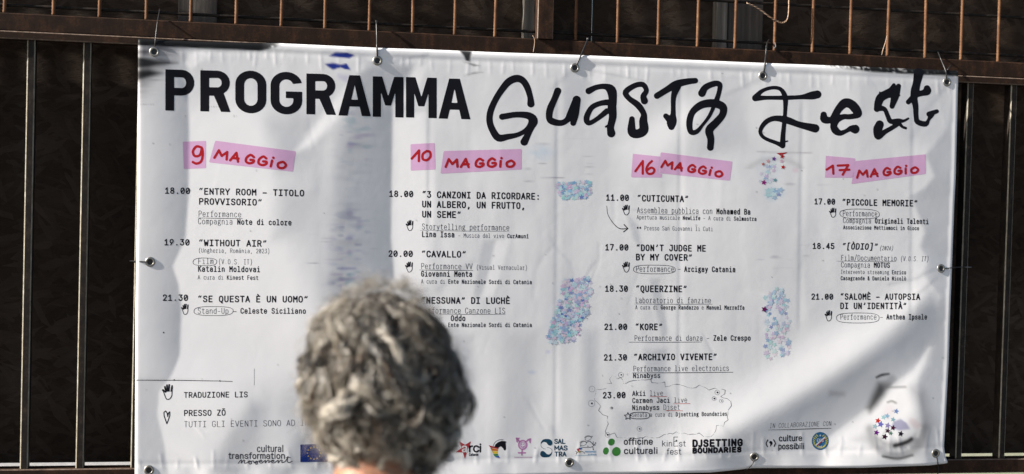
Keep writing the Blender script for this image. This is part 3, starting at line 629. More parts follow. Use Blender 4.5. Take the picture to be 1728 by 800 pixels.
SANS = {'i': ("1,0 1,7.3|1,9.9 1.02,10", 2), 'l': ("1,0 1,10.4", 2), 'r': (".7,0 .7,7.3|~.7,4.6 1.5,6.6 2.6,7.3 3.5,7.2", 3.6), 't': ("~1.7,9.6 1.7,1.8 2.2,.2 3.8,.1|0,7.3 3.7,7.3", 3.8), 'f': ("~3.9,10.4 2.4,10.3 1.7,9.2 1.6,8 1.6,0|0,7.3 3.6,7.3", 3.7), 'j': ("~1.2,7.3 1.2,-1.6 .4,-2.8|1.2,9.9 1.22,10", 2.2), 'I': ("1,0 1,10", 2), 'J': ("~3.4,10 3.4,2.4 2.6,.4 1,0 0,.8", 4), 'm': (".5,0 .5,7.3|~.5,5 1.8,7.2 3.4,7 4.2,5 4.2,0|~4.2,5 5.4,7.2 7,7 7.9,5 7.9,0", 8.4), 'M': (".3,0 .3,10 3.7,3 7.1,10 7.1,0", 7.4), ' ': ("", 3)}
def strokes(ch, sans=False):
    src = (SANS[ch][0] if sans and ch in SANS else GL[ACC.get(ch, ch)]); out = []
    for s in src.split('|'):
        if not s: continue
        sm = s[0] == '~'; p = np.array([[float(a) for a in q.split(',')] for q in s.lstrip('~').split()])
        if ch in 'ïìí' and len(p) == 2 and p[0, 1] > 9.5: continue
        out.append(spline(p, 4) if sm and len(p) > 2 else p)
    hi = 10 if ACC.get(ch, ch).isupper() else 7.3
    if ch in 'ÈÀÒèàòì': out.append(np.array([[2.0, hi+3.2], [3.6, hi+1.6]]))
    if ch == 'í': out.append(np.array([[4.0, 10.5], [2.6, 8.9]]))
    if ch == 'â': out.append(np.array([[1.8, 8.8], [3, 10.3], [4.2, 8.8]]))
    if ch in 'ï': out += [np.array([[1.7, 9.8], [1.75, 9.85]]), np.array([[4.3, 9.8], [4.35, 9.85]])]
    if ch == 'Ō': out.append(np.array([[1.2, 12.3], [4.8, 12.3]]))
    return out
GC = {}
def glyph(ch, sx, sy, r, sans=False, ital=0.0):
    k = (ch, round(sx, 2), round(sy, 2), round(r, 2), sans, ital)
    if k not in GC:
        ls = [np.column_stack([p[:, 0]*k[1]+p[:, 1]*k[2]*ital, -p[:, 1]*k[2], np.full(len(p), k[3])]) for p in strokes(ch, sans)]
        h = .42 if k[2] < .95 else (.55 if k[2] < 2 else .8)
        GC[k] = shape((), ls, h, 1.0)
    return GC[k]
def slope(y): return .0375 - .0565*(y-80)/710
def text(I, x0, x1, y, *segs, cap=9.8, sl=None, ital=0.0, col=None):
    """mono text from x0 to x1 on baseline y (at x0); segs: (string, bold)"""
    n = sum(len(s) for s, b in segs); adv = (x1-x0)/(n-.16); x = x0; sl = slope(y) if sl is None else sl
    for s, b in segs:
        r = (.098 if cap > 9.3 else .088 if cap > 8 else .080)*cap if b else max(.040*cap, .29)
        wf = .92 if b else .84; sx = (wf*adv-2*r)/6; sy = (cap*1.13-2*r)/10
        for ch in s:
            if ch != ' ': I.add(glyph(ch, sx, sy, r*(1.3 if ch in '.:,' else (.8 if ch in '“”' else 1)), False, ital), col or (INK if b else INKL), .00012, x+r+(.84-wf)*adv/2, y-r*.6+sl*(x-x0))
            x += adv
def ptext(I, x0, x1, y, s, cap, r, col, sl=0.0, gap=1.6, off=.00012):
    """proportional lettering (logos)"""
    ws = [SANS[c][1] if c in SANS else 6 for c in s]; tot = sum(ws)+gap*(len(s)-1); sx = (x1-x0)/tot; x = x0
    for c, w in zip(s, ws):
        if c != ' ': I.add(glyph(c, sx, cap/10, r, True), col, off, x, y+sl*(x-x0))
        x += (w+gap)*sx
def stroke(I, pts, r, col=INK, n=4, off=.00012, h=.5):
    p = np.array(pts, float)
    if p.shape[1] == 2: p = np.column_stack([p, np.full(len(p), r)])
    I.shape(col, (), [spline(p, n) if n > 1 else p], h, off)
def oval(I, x0, x1, y0, y1, r=.42, col=(.05, .05, .06), seed=0):
    th = np.linspace(-.2, 2*math.pi+.25, 44); q = np.random.default_rng(seed or int(x0)); e = .72
    cx, cy, a, b = (x0+x1)/2, (y0+y1)/2, (x1-x0)/2, (y1-y0)/2
    X = cx+a*np.sign(np.cos(th))*np.abs(np.cos(th))**e + .5*np.sin(3*th+q.random()*6); Y = cy+b*np.sign(np.sin(th))*np.abs(np.sin(th))**e*(1+.03*th/6) + slope(cy)*(X-cx)
    I.shape(col, (), [np.column_stack([X, Y, np.full(len(X), r)])], .5)
def under(I, x0, x1, y, r=.5, col=(.06, .06, .07)):
    s = slope(y); stroke(I, [(x0, y, r*.6), ((x0+x1)/2, y+s*(x1-x0)/2+.3, r), (x1, y+s*(x1-x0), r*.7)], r, col, 3)

# ---- titles
def arc(cx, cy, rx, ry, a0, a1, n=10): t = np.radians(np.linspace(a0, a1, n)); return [(cx+rx*math.cos(k), cy-ry*math.sin(k)) for k in t]
def title_letter(ch, w, h=70.0, s=15.0):
    if ch == 'P': return [[(0, 0)]+arc(w-21, 22, 21, 22, 90, -90)+[(s, 44), (s, h), (0, h)], [(s, 13)]+arc(w-21, 22, 7, 9, 90, -90)+[(s, 31)]]
    if ch == 'R': return [[(0, 0)]+arc(w-22, 20.5, 21, 20.5, 90, -60)+[(w, h), (w-16, h), (w-28, 43), (s, 43), (s, h), (0, h)], [(s, 13)]+arc(w-22, 20.5, 7, 8, 90, -90)+[(s, 28.5)]]
    if ch == 'O': return [arc(w/2, 22, w/2, 23.5, 0, 180, 14)+arc(w/2, h-22, w/2, 23.5, 180, 360, 14), arc(w/2, 23, w/2-s, 11.5, 0, 180, 12)+arc(w/2, h-23, w/2-s, 11.5, 180, 360, 12)]
    if ch == 'G': return [arc(w/2, 22, w/2, 23.5, 12, 180, 14)+arc(w/2, h-22, w/2, 23.5, 180, 360, 14)+[(w, 32), (w/2-1, 32), (w/2-1, 43.5), (w-s, 43.5)]+arc(w/2, h-23, w/2-s, 11.5, 360, 180, 12)+arc(w/2, 23, w/2-s, 11.5, 180, 20, 10)]
    if ch == 'A': return [[(w/2-9, 0), (w/2+9, 0), (w, h), (w-15.5, h), (w-19, 54), (19, 54), (15.5, h), (0, h)], [(w/2, 17), (w-22, 42), (22, 42)]]
    if ch == 'M': return [[(0, 0), (16, 0), (w/2, 34), (w-16, 0), (w, 0), (w, h), (w-14, h), (w-14, 27), (w/2+5, 50), (w/2-5, 50), (14, 27), (14, h), (0, h)]]
I = Ink()
for ch, x0, x1, yt in (('P', 279, 328, 117), ('R', 338, 389, 118.5), ('O', 397, 449.5, 120), ('G', 456.5, 510, 122), ('R', 517, 567, 124), ('A', 571, 626, 126.3), ('M', 629, 681, 128.7), ('M', 685, 737, 130), ('A', 740, 794, 132)):
    h = np.interp(x0, [279, 740], [69.5, 68]); sh = .027
    I.shape(INK, [[(x0+a, yt+b*h/70+sh*a) for a, b in r] for r in title_letter(ch, x1-x0)], (), 1.0)
I.build('title_lettering', banner)
HL = [  # (crop origin, scale, [(strokes)])
((810, 110), 4.0186, [
 [(345,262,25),(340,215,20),(320,150,22),(290,105,23),(250,90,25),(200,108,25),(160,150,23),(110,225,21),(72,310,22),(65,380,22),(85,440,23),(125,493,25),(190,485,20),(260,470,16),(320,435,18),(360,385,32),(335,345,25),(250,335,20),(150,350,21)], [(360,390,28),(335,450,20),(300,520,26)],
 [(527,175,24),(505,230,22),(475,300,24),(470,360,22),(495,383,23),(550,392,20),(590,372,20),(620,330,30),(655,240,28)], [(655,235,28),(645,330,26),(632,392,20)],
 [(737,175,22),(790,150,18),(850,145,20),(890,170,32),(900,230,28),(895,290,26),(880,255,22),(820,258,18),(760,285,18),(727,340,20),(724,378,20),(745,392,16),(800,360,16),(860,312,20)], [(895,285,30),(900,350,26),(885,420,24),(890,462,28)], [(852,418,6),(875,405,9)],
 [(1115,242,24),(1108,210,20),(1128,172,17),(1105,132,18),(1050,138,18),(988,182,20),(1010,225,18),(1070,270,22),(1110,330,20),(1107,380,28),(1110,440,32),(1070,465,30),(1030,450,30),(1030,365,19)],
 [(1200,208,21),(1270,165,22),(1330,130,26),(1400,112,22),(1460,105,19)], [(1335,140,30),(1312,220,18),(1310,330,18),(1300,380,34),(1298,418,22)], [(1260,345,18),(1290,372,26)],
 [(1505,190,26),(1530,150,22),(1590,125,20),(1625,132,18),(1622,180,16),(1602,245,18)], [(1590,270,14),(1555,345,12),(1510,405,11),(1470,450,16),(1430,452,18),(1420,390,22),(1440,320,22),(1500,270,26),(1580,258,28),(1645,282,27),(1645,335,24),(1600,390,26),(1555,440,28),(1565,500,24),(1562,558,23)]]),
((1220, 0), 2.667, [
 [(145,440,14),(175,410,9),(220,395,8),(260,402,9),(280,440,12),(280,500,9),(275,560,10),(270,610,11),(268,655,13)], [(145,442,14),(200,440,9),(280,440,10),(350,437,10),(400,430,18),(425,425,18)],
 [(415,578,19),(340,560,14),(285,540,16),(230,533,12),(190,552,11),(168,590,9),(185,620,8),(240,643,9),(268,655,12)], [(270,640,4),(291,635,3)]]),
((1350, 120), 5.716, [
 [(228,420,30),(236,465,38),(300,472,30),(332,440,36),(370,370,36),(430,310,44),(490,318,44),(540,370,44),(563,420,30),(480,440,26),(420,440,26),(350,470,36),(325,530,34),(345,575,36),(390,598,26),(450,575,20),(490,555,28),(530,560,44)],
 [(905,135,18),(890,200,48),(840,220,42),(780,255,42),(755,310,38),(742,365,30)], [(950,145,24),(920,235,38),(888,340,24)], [(750,355,32),(815,368,22),(845,430,22),(875,485,24),(950,480,24),(1000,480,14),(1045,457,10)], [(945,490,22),(985,535,14),(1020,550,13)], [(955,500,24),(890,545,22),(820,585,24),(755,630,32),(750,565,44),(768,515,40)], [(770,205,8),(800,235,24)], [(960,235,8),(930,230,22)],
 [(1145,20,48),(1125,120,38),(1110,190,42),(1100,260,34),(1115,340,28),(1120,440,24),(1135,490,26),(1210,510,26),(1240,470,16),(1265,420,30)], [(1245,415,26),(1320,388,20)], [(1045,298,24),(1080,262,26),(1120,225,32),(1180,212,28),(1225,195,38),(1225,168,32)]])]
I = Ink(); ls = []
for (ox, oy), sc, sts in HL:
    groups = [[(ox+x/sc, oy+y/sc, r/sc) for x, y, r in s] for s in sts]
    ls.append([spline(g_, 4) for g_ in groups])
for L in ls:      # union of the strokes of one word part, split by gaps so that each letter is one outline
    done = []
    for s in L:
        bb = (s[:, 0].min()-6, s[:, 0].max()+6)
        for d in done:
            if bb[0] < d[1] and d[0] < bb[1]: d[0] = min(d[0], bb[0]); d[1] = max(d[1], bb[1]); d[2].append(s); break
        else: done.append([bb[0], bb[1], [s]])
    for d in done: I.shape(INK, (), d[2], .8)
I.build('brush_lettering', banner)

# ---- pink date labels with red handwriting
PINK = (.69, .42, .64); RED = (.42, .016, .022)
def crop(o, s, pts): return [(o[0]+p[0]/s, o[1]+p[1]/s) + tuple(q/s for q in p[2:]) for p in pts]
MAG = [[(0,36),(13,5),(27,25),(46,7),(48,36)], [(62,37),(82,5),(93,38)], [(68,27),(93,26)],
       [(152,12),(138,5),(124,18),(124,33),(138,38),(152,32),(153,24),(140,24)], [(200,10),(188,4),(174,16),(173,32),(188,38),(202,32),(203,23),(190,23)], [(224,15),(222,38)], [(227,3),(228,4)],
       [(262,15),(249,23),(252,37),(270,38),(280,26),(270,15),(262,15)]]
def hand_red(I, org, ax, sts, r, curve=True):
    """strokes in a local frame: org px of (0,38) baseline, ax = px vector of one unit along the line"""
    ax = np.array(ax); ay = np.array([-ax[1], ax[0]])
    L = []
    for k, s in enumerate(sts):
        s = np.array(s, float); q = np.array(org)+s[:, :1]*ax+(s[:, 1:2]-38)*ay
        q = np.column_stack([q, np.full(len(q), r)])
        L.append(spline(q, 4) if len(q) > 5 else q)
    I.shape(RED, (), L, .55, .00026)
def label(poly, lab, sts=None, org=None, ax=None, raw=None, r=2.1):
    I = Ink(); I.shape(PINK, [poly], (), 1.6, .00012); o = I.build('date_label', banner); o['label'] = lab
    J = Ink()
    if sts: hand_red(J, org, ax, sts, r)
    if raw:
        J.shape(RED, (), [spline(np.column_stack([np.array(q, float)[:, :2], np.full(len(q), r)]), 4) if len(q) > 5 else np.column_stack([np.array(q, float), np.full(len(q), r)]) for q in raw], .55, .00026)
    J.build('date_lettering', o)
c5, c6, c7, c8, k = (220, 220), (620, 220), (980, 220), (1320, 220), 2.353
def mag(c, m0, o0):   # centres of M and o (crop px) -> baseline origin and axis
    m = np.array(crop(c, k, [m0])[0]); o = np.array(crop(c, k, [o0])[0]); ax = (o-m)/(265-23); ay = np.array([-ax[1], ax[0]])
    return m-23*ax+17*ay, ax
o_, a_ = mag(c5, (359, 97), (603, 132)); label(crop(c5, k, [(337, 41), (656, 83), (645, 164), (312, 127)]), 'pink label with red month name, tilted down to the right, first column', MAG, o_, a_)
label(crop(c5, k, [(208, 45), (300, 42), (300, 150), (212, 153)]), 'pink square label with red number nine', raw=[crop(c5, k, p) for p in ([(282, 68), (262, 64), (248, 84), (256, 102), (276, 98), (284, 72), (287, 100), (280, 124), (262, 132), (248, 126)],)])
o_, a_ = mag(c6, (333, 130), (569, 127)); label(crop(c6, k, [(303, 82), (612, 74), (612, 155), (290, 172)]), 'pink label with red month name, level, second column', MAG, o_, a_)
label(crop(c6, k, [(171, 55), (267, 50), (270, 155), (172, 160)]), 'pink square label with red number ten', raw=[crop(c6, k, p) for p in ([(176, 112), (205, 80), (204, 122)], [(236, 82), (220, 94), (220, 114), (236, 118), (250, 104), (248, 86), (236, 82)])])
o_, a_ = mag(c7, (342, 136), (550, 168)); label(crop(c7, k, [(317, 87), (602, 124), (592, 200), (312, 170)]), 'pink label with red month name, tilted down to the right, third column', MAG, o_, a_, r=1.95)
label(crop(c7, k, [(207, 93), (315, 104), (309, 170), (322, 173), (322, 187), (200, 187)]), 'pink label with red number sixteen', raw=[crop(c7, k, p) for p in ([(217, 162), (246, 122), (246, 172)], [(282, 122), (268, 136), (260, 156), (268, 172), (286, 170), (292, 156), (280, 148), (266, 156)])], r=1.95)
o_, a_ = mag(c8, (316, 173), (526, 153)); label(crop(c8, k, [(290, 122), (570, 95), (570, 173), (275, 213)]), 'pink label with red month name, tilted up to the right, fourth column', MAG, o_, a_, r=1.95)
label(crop(c8, k, [(173, 101), (289, 111), (289, 120), (282, 188), (170, 188)]), 'pink label with red number seventeen', raw=[crop(c8, k, p) for p in ([(176, 156), (201, 140), (203, 172)], [(220, 140), (262, 138), (240, 176)], [(228, 158), (266, 156)])], r=1.95)

# ---- hand icons
def hand_icon(x0, y0, w, h):
    I = Ink(); s = lambda pts: [(x0+a*w, y0+b*h) for a, b in pts]; r = max(.55, w*.045)
    stroke(I, s([(.1, .45), (.25, .75), (.42, .97), (.7, .95), (.9, .75), (.93, .5), (.97, .12), (.9, .1), (.82, .45)]), r, h=.45)
    stroke(I, s([(.1, .45), (.0, .38), (.08, .33), (.28, .52)]), r, h=.45)
    for (a, b), (c, d) in (((.24, .15), (.34, .46)), ((.44, .04), (.48, .42)), ((.66, .02), (.62, .42))):
        stroke(I, s([(a, b), (c, d)]), w*.085, n=1, h=.4)
    I.build('hand_icon', banner)
for a in ((306, 513, 12, 18), (685, 372, 12.3, 17.5), (684, 442, 12.5, 17.5), (1050, 346, 12.5, 17), (1050, 442, 12.5, 17.5), (1399.5, 351, 11.5, 16), (1392, 524, 12, 18), (274, 649, 17.5, 25.5)): hand_icon(*a)
I = Ink(); stroke(I, [(281.5, 715), (277, 702), (276.5, 696), (279.5, 693.5), (282, 697), (283, 703), (284.2, 697), (286.4, 695), (286.6, 701), (284, 709), (281.5, 715)], .85, n=1); I.build('heart_icon', banner)

# ---- programme
B, L_ = True, False
J = Ink(); text(J, 278.2, 320.7, 326.7, ('18.00', B)); J.build('event_time', banner); I = Ink(); text(I, 335.2, 513.2, 328.2, ('“ENTRY ROOM – TITOLO', B), cap=10.2); text(I, 335.6, 442.3, 345.2, ('PROVVISORIO”', B), cap=10.2)
text(I, 334.7, 407, 365.6, ('Performance', L_), cap=9); under(I, 334, 409, 367.7); text(I, 334, 491.8, 378.2, ('Compagnia ', L_), ('Note di colore', B), cap=9); I.build('event_text', banner)
J = Ink(); text(J, 277, 319.9, 413.8, ('19.30', B)); J.build('event_time', banner); I = Ink(); text(I, 335.2, 450.3, 415.1, ('“WITHOUT AIR”', B), cap=10.2); text(I, 334.7, 455.4, 426.3, ('(Ungheria, România, 2023)', L_), cap=6.8)
text(I, 334, 360.2, 445.5, ('Film', L_), cap=9); oval(I, 325.8, 365.5, 435.6, 448.4); text(I, 368.3, 426, 445.8, ('(V.O.S. IT)', L_), cap=7.8); text(I, 334, 439, 458.5, ('Katalin Moldovai', B), cap=9); text(I, 333.5, 436, 471.7, ('A cura di ', L_), ('Kinest Fest', B), cap=6.8); I.build('event_text', banner)
J = Ink(); text(J, 274.4, 317.3, 507.5, ('21.30', B)); J.build('event_time', banner); I = Ink(); text(I, 333.5, 520, 509.8, ('“SE QUESTA È UN UOMO”', B), cap=10.2); text(I, 333.5, 385.7, 529.5, ('Stand-Up', L_), cap=9); oval(I, 327, 393.6, 517.5, 532.5); stroke(I, [(393.5, 526), (399, 526)], .5, n=1)
text(I, 405.7, 516.2, 529.2, ('Celeste Siciliano', B), cap=8.8); I.build('event_text', banner)
J = Ink(); text(J, 656.5, 697.3, 332, ('18.00', B)); J.build('event_time', banner); I = Ink(); text(I, 712.2, 911.5, 333.6, ('“3 CANZONI DA RICORDARE:', B), cap=10.4); text(I, 712.2, 886.5, 350, ('UN ALBERO, UN FRUTTO,', B), cap=10.4); text(I, 712.2, 778, 367, ('UN SEME”', B), cap=10.4)
text(I, 711.8, 859.3, 387.2, ('Storytelling performance', L_), cap=9); under(I, 708, 859, 388.6, .35); text(I, 711.8, 767, 400, ('Lina Issa', B), cap=9); text(I, 773, 892, 400.8, ('– Musica dal vivo ', L_), ('CurAmuní', B), cap=6.6); I.build('event_text', banner)
J = Ink(); text(J, 655.3, 696.5, 433.1, ('20.00', B)); J.build('event_time', banner); I = Ink(); text(I, 711, 786.6, 433.9, ('“CAVALLO”', B), cap=10.2); text(I, 710.5, 797.2, 453.9, ('Performance VV', L_), cap=9); under(I, 708, 798, 455.6); text(I, 803.6, 889.9, 454.9, ('(Visual Vernacular)', L_), cap=7)
text(I, 710.5, 796.8, 466.7, ('Giovanni Menta', B), cap=9); text(I, 710.5, 897.5, 478.5, ('A cura di ', L_), ('Ente Nazionale Sordi di Catania', B), cap=6.7); I.build('event_text', banner)
I = Ink(); text(I, 711, 860.5, 512.3, ('“NESSUNA” DI LUCHÈ', B), cap=10.2); text(I, 709.7, 852.5, 529, ('Performance Canzone LIS', L_), cap=9); under(I, 740, 852.5, 530.2, .4); text(I, 760.7, 785.3, 541.8, ('Oddo', B), cap=9)
text(I, 710.5, 897.5, 551.9, ('A cura di ', L_), ('Ente Nazionale Sordi di Catania', B), cap=6.7); I.build('event_text', banner)
J = Ink(); text(J, 1022.5, 1061.2, 338.4, ('11.00', B)); J.build('event_time', banner); I = Ink(); text(I, 1075.2, 1161.9, 339.8, ('“CUTICUNTA”', B), cap=10.2); text(I, 1074.8, 1266.4, 359.4, ('Assemblea pubblica ', L_), ('con ', L_), ('Mohamed Ba', B), cap=9); under(I, 1074, 1181, 361, .3)
text(I, 1074.3, 1276.6, 370, ('Apertura musicale ', L_), ('NewLife', B), (' – A cura di ', L_), ('Salmastra', B), cap=6.5); text(I, 1074.3, 1203, 388.4, ('**', B), (' Presso San Giovanni li Cuti', L_), cap=6.7)
A_ = crop(c7, k, [(103, 300), (108, 335), (130, 370), (155, 390), (186, 390)]); stroke(I, [(*A_[0], .35), (*A_[1], .4), (*A_[2], .5), (*A_[3], .7), (*A_[4], .7)], .5); stroke(I, crop(c7, k, [(172, 374), (187, 390), (170, 403)]), .8, n=1); I.build('event_text', banner)
J = Ink(); text(J, 1021, 1060.3, 422.4, ('17.00', B)); J.build('event_time', banner); I = Ink(); text(I, 1073.5, 1191.2, 423.4, ('“DON’T JUDGE ME', B), cap=10.2); text(I, 1073, 1168.3, 439.2, ('BY MY COVER”', B), cap=10.2); text(I, 1073, 1137.2, 458.4, ('Performance', L_), cap=8.8); oval(I, 1068.4, 1139.9, 447.6, 462)
text(I, 1143, 1149, 458.4, ('–', L_), cap=9); text(I, 1154.7, 1241, 458.8, ('Arcigay Catania', B), cap=8.8); I.build('event_text', banner)
J = Ink(); text(J, 1020.8, 1059.5, 492.2, ('18.30', B)); J.build('event_time', banner); I = Ink(); text(I, 1072.6, 1159.3, 492.6, ('“QUEERZINE”', B), cap=10.2); text(I, 1072.2, 1199.7, 511.4, ('Laboratorio di fanzine', L_), cap=8.8); under(I, 1070.5, 1202, 513, .4)
text(I, 1071.8, 1256.2, 522.2, ('A cura di ', L_), ('George Randazzo', B), (' e ', L_), ('Manuel Marraffa', B), cap=6.7); I.build('event_text', banner)
J = Ink(); text(J, 1019.5, 1058.2, 556.6, ('21.00', B)); J.build('event_time', banner); I = Ink(); text(I, 1071.8, 1118, 557, ('“KORE”', B), cap=10.2); text(I, 1070.5, 1266.7, 575.2, ('Performance di danza – ', L_), ('Zele Crespo', B), cap=8.6); under(I, 1061, 1184, 577.4, .5); I.build('event_text', banner)
J = Ink(); text(J, 1018.7, 1058, 608.4, ('21.30', B)); J.build('event_time', banner); I = Ink(); text(I, 1069.2, 1210, 608, ('“ARCHIVIO VIVENTE”', B), cap=10.2); text(I, 1068.5, 1230.2, 626.7, ('Performance live electronics', L_), cap=8.4); under(I, 1067.5, 1237, 629.2, .6); text(I, 1068.2, 1114.2, 638, ('Ninabyss', B), cap=7.8); I.build('event_text', banner)
d4 = (980, 540)
J = Ink(); text(J, 1017, 1055.5, 672.2, ('23.00', B)); J.build('event_time', banner); I = Ink(); text(I, 1067, 1118.7, 668.2, ('Akïi ', B), ('live', L_), cap=8); text(I, 1067, 1159.5, 680.2, ('Carmen Jaci ', B), ('live', L_), cap=8); text(I, 1066.7, 1147.5, 692.2, ('Ninabyss ', B), ('Djset', L_), cap=8)
text(I, 1066.4, 1091.6, 703.7, ('Serata', L_), cap=6.8); oval(I, 1062.5, 1096.5, 695.8, 706.8, .6); text(I, 1096.5, 1227, 703.3, ('a cura di ', L_), ('Djsetting Boundaries', B), cap=6.6)
for p in ([(468, 518), (580, 516)], [(625, 566), (738, 564)], [(575, 611), (687, 613)]): stroke(I, crop(d4, 4, p), .45, (.55, .16, .14), 1)
stroke(I, [(1059.5+6.5*(1 if q % 2 == 0 else .45)*math.sin(q*math.pi/5), 702.5-6.5*(1 if q % 2 == 0 else .45)*math.cos(q*math.pi/5)) for q in range(11)], .55, INK, 1)
I.build('event_text', banner)
I = Ink(); CL = [(165,470),(110,470),(90,500),(95,540),(130,580),(120,610),(150,640),(180,650),(190,700),(165,750),(180,775),(200,770),(230,765),(250,790),(290,800),(330,795),(400,800),(440,785),(500,800),(530,790),(560,775),(600,765),(640,760),(700,765),(750,770),(800,765),(830,790),(860,790),(900,770),(920,712),(965,715),(970,690),(990,680),(990,610),(1015,580),(1010,545),(990,530),(940,520),(975,500),(975,472),(950,465),(900,460),(865,475),(840,455),(800,445),(760,460),(700,450),(650,435),(600,440),(570,450),(560,420),(530,425),(480,425),(470,400),(430,405),(380,402),(330,415),(290,430),(285,400),(262,388),(245,405),(236,385),(210,378),(195,398),(205,425),(180,430),(165,460)]
q_ = np.array(crop(d4, 4, CL)); rq = np.random.default_rng(3); qq = []
for a, b in zip(q_[:-1], q_[1:]):
    nn = max(1, int(np.hypot(*(b-a))/5))
    for t in range(nn): qq.append(tuple(a+(b-a)*t/nn + rq.normal(0, .7, 2)) + (float(np.clip(rq.normal(.3, .12), .16, .6)),))
I.shape((.16, .16, .17), (), [np.array(qq)], .6)
for x, y, r, R in ((273,370,5,17),(75,563,6,22),(210,594,5,9),(397,735,5,16),(182,775,6,16),(923,489,6,16),(902,530,6,14),(951,547,4,13),(78,466,2,20)):
    cx, cy = d4[0]+x/4, d4[1]+y/4; I.shape(INK, (), [[(cx, cy, r/4), (cx+.1, cy, r/4)]], .5); th = np.linspace(0, 6.3, 18)
    I.shape((.28, .28, .29), (), [np.column_stack([cx-.6+R/4*np.cos(th), cy+R/4*np.sin(th), np.full(18, .28)])], .5)
I.build('cloud_outline', banner)
J = Ink(); text(J, 1374, 1409.2, 344.8, ('17.00', B), cap=9.4); J.build('event_time', banner); I = Ink(); text(I, 1421, 1548.6, 346.4, ('“PICCOLE MEMORIE”', B), cap=10); text(I, 1422, 1480.2, 364.6, ('Performance', L_), cap=8.4); oval(I, 1417.5, 1483.5, 353, 369)
text(I, 1422.4, 1567, 376.3, ('Compagnia ', L_), ('Originali Talenti', B), cap=8.4); text(I, 1422.8, 1550.8, 386.9, ('Associazione Mettiamoci in Gioco', B), cap=6.3); I.build('event_text', banner)
J = Ink(); text(J, 1371, 1408, 419.9, ('18.45', B), cap=9.4); J.build('event_time', banner); I = Ink(); text(I, 1420.3, 1481, 420.8, ('“[ÒDIO]”', B), cap=9.8, ital=.12); text(I, 1484, 1507, 422.2, ('(2026)', L_), cap=6.5, ital=.18); text(I, 1419, 1513, 439.6, ('Film/Documentario', L_), cap=8.4); under(I, 1411, 1513, 440.6, .35); text(I, 1519.3, 1567, 440.6, ('(V.O.S. IT)', L_), cap=7.4, ital=.12)
text(I, 1419, 1501.5, 451.3, ('Compagnia ', L_), ('MOTUS', B), cap=8.4); text(I, 1418.6, 1529, 462.2, ('Intervento streaming ', L_), ('Enrico', B), cap=6.3); text(I, 1418.6, 1529, 472.8, ('Casagrande & Daniela Nicolò', B), cap=6.3); I.build('event_text', banner)
J = Ink(); text(J, 1368.9, 1405.9, 505.5, ('21.00', B), cap=9.4); J.build('event_time', banner); I = Ink(); text(I, 1417.8, 1552.5, 505.6, ('“SALOMÈ – AUTOPSIA', B), cap=9.8); text(I, 1417.8, 1530, 521.3, ('DI UN’IDENTITÀ”', B), cap=9.8); text(I, 1417.8, 1479, 539.3, ('Performance', L_), cap=8.4); oval(I, 1411, 1484, 528.3, 545)
text(I, 1485, 1490, 539.3, ('–', L_), cap=8.4); text(I, 1496, 1564.4, 539.2, ('Anthea Ipsale', B), cap=8.4); I.build('event_text', banner)
I = Ink(); text(I, 310.4, 418, 671.3, ('TRADUZIONE LIS', B), cap=8.8); text(I, 310.4, 380.6, 702, ('PRESSO ZŌ', B), cap=9.2); text(I, 310.4, 568.5, 721.2, ('TUTTI GLI EVENTI SONO AD INGRESSO', L_), cap=9.2)
stroke(I, [(228, 641.5, .5), (295, 641.8, .6), (371, 643, .5), (392, 643.8, .5)], .5, n=1); 
for x, y in ((294, 641), (371, 642.6), (276, 561)): stroke(I, [(x, y), (x+.4, y+.6)], 1.1, n=1)
stroke(I, [(429, 622), (429, 650)], .3, (.3, .3, .3), 1); I.build('legend_text', banner)

# ---- confetti print
def star(cx, cy, r, a): return [(cx+r*(1 if q % 2 == 0 else .48)*math.sin(a+q*math.pi/5), cy-r*(1 if q % 2 == 0 else .48)*math.cos(a+q*math.pi/5)) for q in range(10)]
BL = [(.10, .17, .48), (.20, .40, .62), (.30, .62, .66), (.34, .62, .70), (.14, .24, .55), (.58, .50, .70), (.28, .54, .74), (.55, .70, .78), (.66, .52, .62), (.36, .66, .62), (.16, .36, .58), (.62, .40, .62), (.55, .42, .66)]
RD = [(.45, .03, .03), (.30, .05, .35), (.62, .25, .3), (.55, .3, .5)]
def glit(poly, n, r, cols, a, seed, sx=1.0):
    I = Ink(); q = np.random.default_rng(seed); p = np.array(poly, float); x0, y0 = p.min(0); x1, y1 = p.max(0); m = 0
    while m < n:
        x, y = q.uniform(x0, x1), q.uniform(y0, y1)
        if ring_sd(np.array([[x]]), np.array([[y]]), [poly])[0, 0] > 0: continue
        c = np.array(cols[q.integers(len(cols))]); t = q.uniform(*a); c = c*t + VW*(1-t); rr_ = r*q.uniform(.6, 1.1)
        st_ = [((u_-x)*sx+x, w_) for u_, w_ in star(x, y, rr_, q.uniform(0, 6))]
        I.add((st_ + [(x, y)], [[i, (i+1) % 10, 10] for i in range(10)]), tuple(c), .0001+.0000016*m); m += 1
    return I
glit([(940, 307), (996, 306), (999, 325), (985, 336), (950, 336), (939, 322)], 150, 4.2, BL, (.55, 1), 1, 1.2).build('confetti_print', banner)
I = glit([(952, 472), (995, 468), (999, 492), (990, 505), (955, 505), (945, 492)], 110, 4.4, BL, (.45, .95), 2, 1.2)
J = glit([(945, 505), (990, 505), (992, 525), (972, 575), (930, 580), (920, 572), (932, 535)], 200, 4.5, BL, (.5, 1), 3, 1.25)
n_ = len(I.V); I.V += J.V; I.F += [[i+n_ for i in f] for f in J.F]; I.C += J.C; I.O += [o+.0001 for o in J.O]; I.build('confetti_print', banner)
glit([(1302, 486), (1328, 490), (1333, 545), (1333, 600), (1300, 606), (1285, 595), (1290, 560), (1295, 530), (1283, 522), (1288, 505)], 120, 5.2, BL, (.35, .85), 4).add((star(1290, 522, 6, .3)+[(1290, 522)], [[i, (i+1) % 10, 10] for i in range(10)]), (.13, .012, .10), .0004).build('confetti_print', banner)
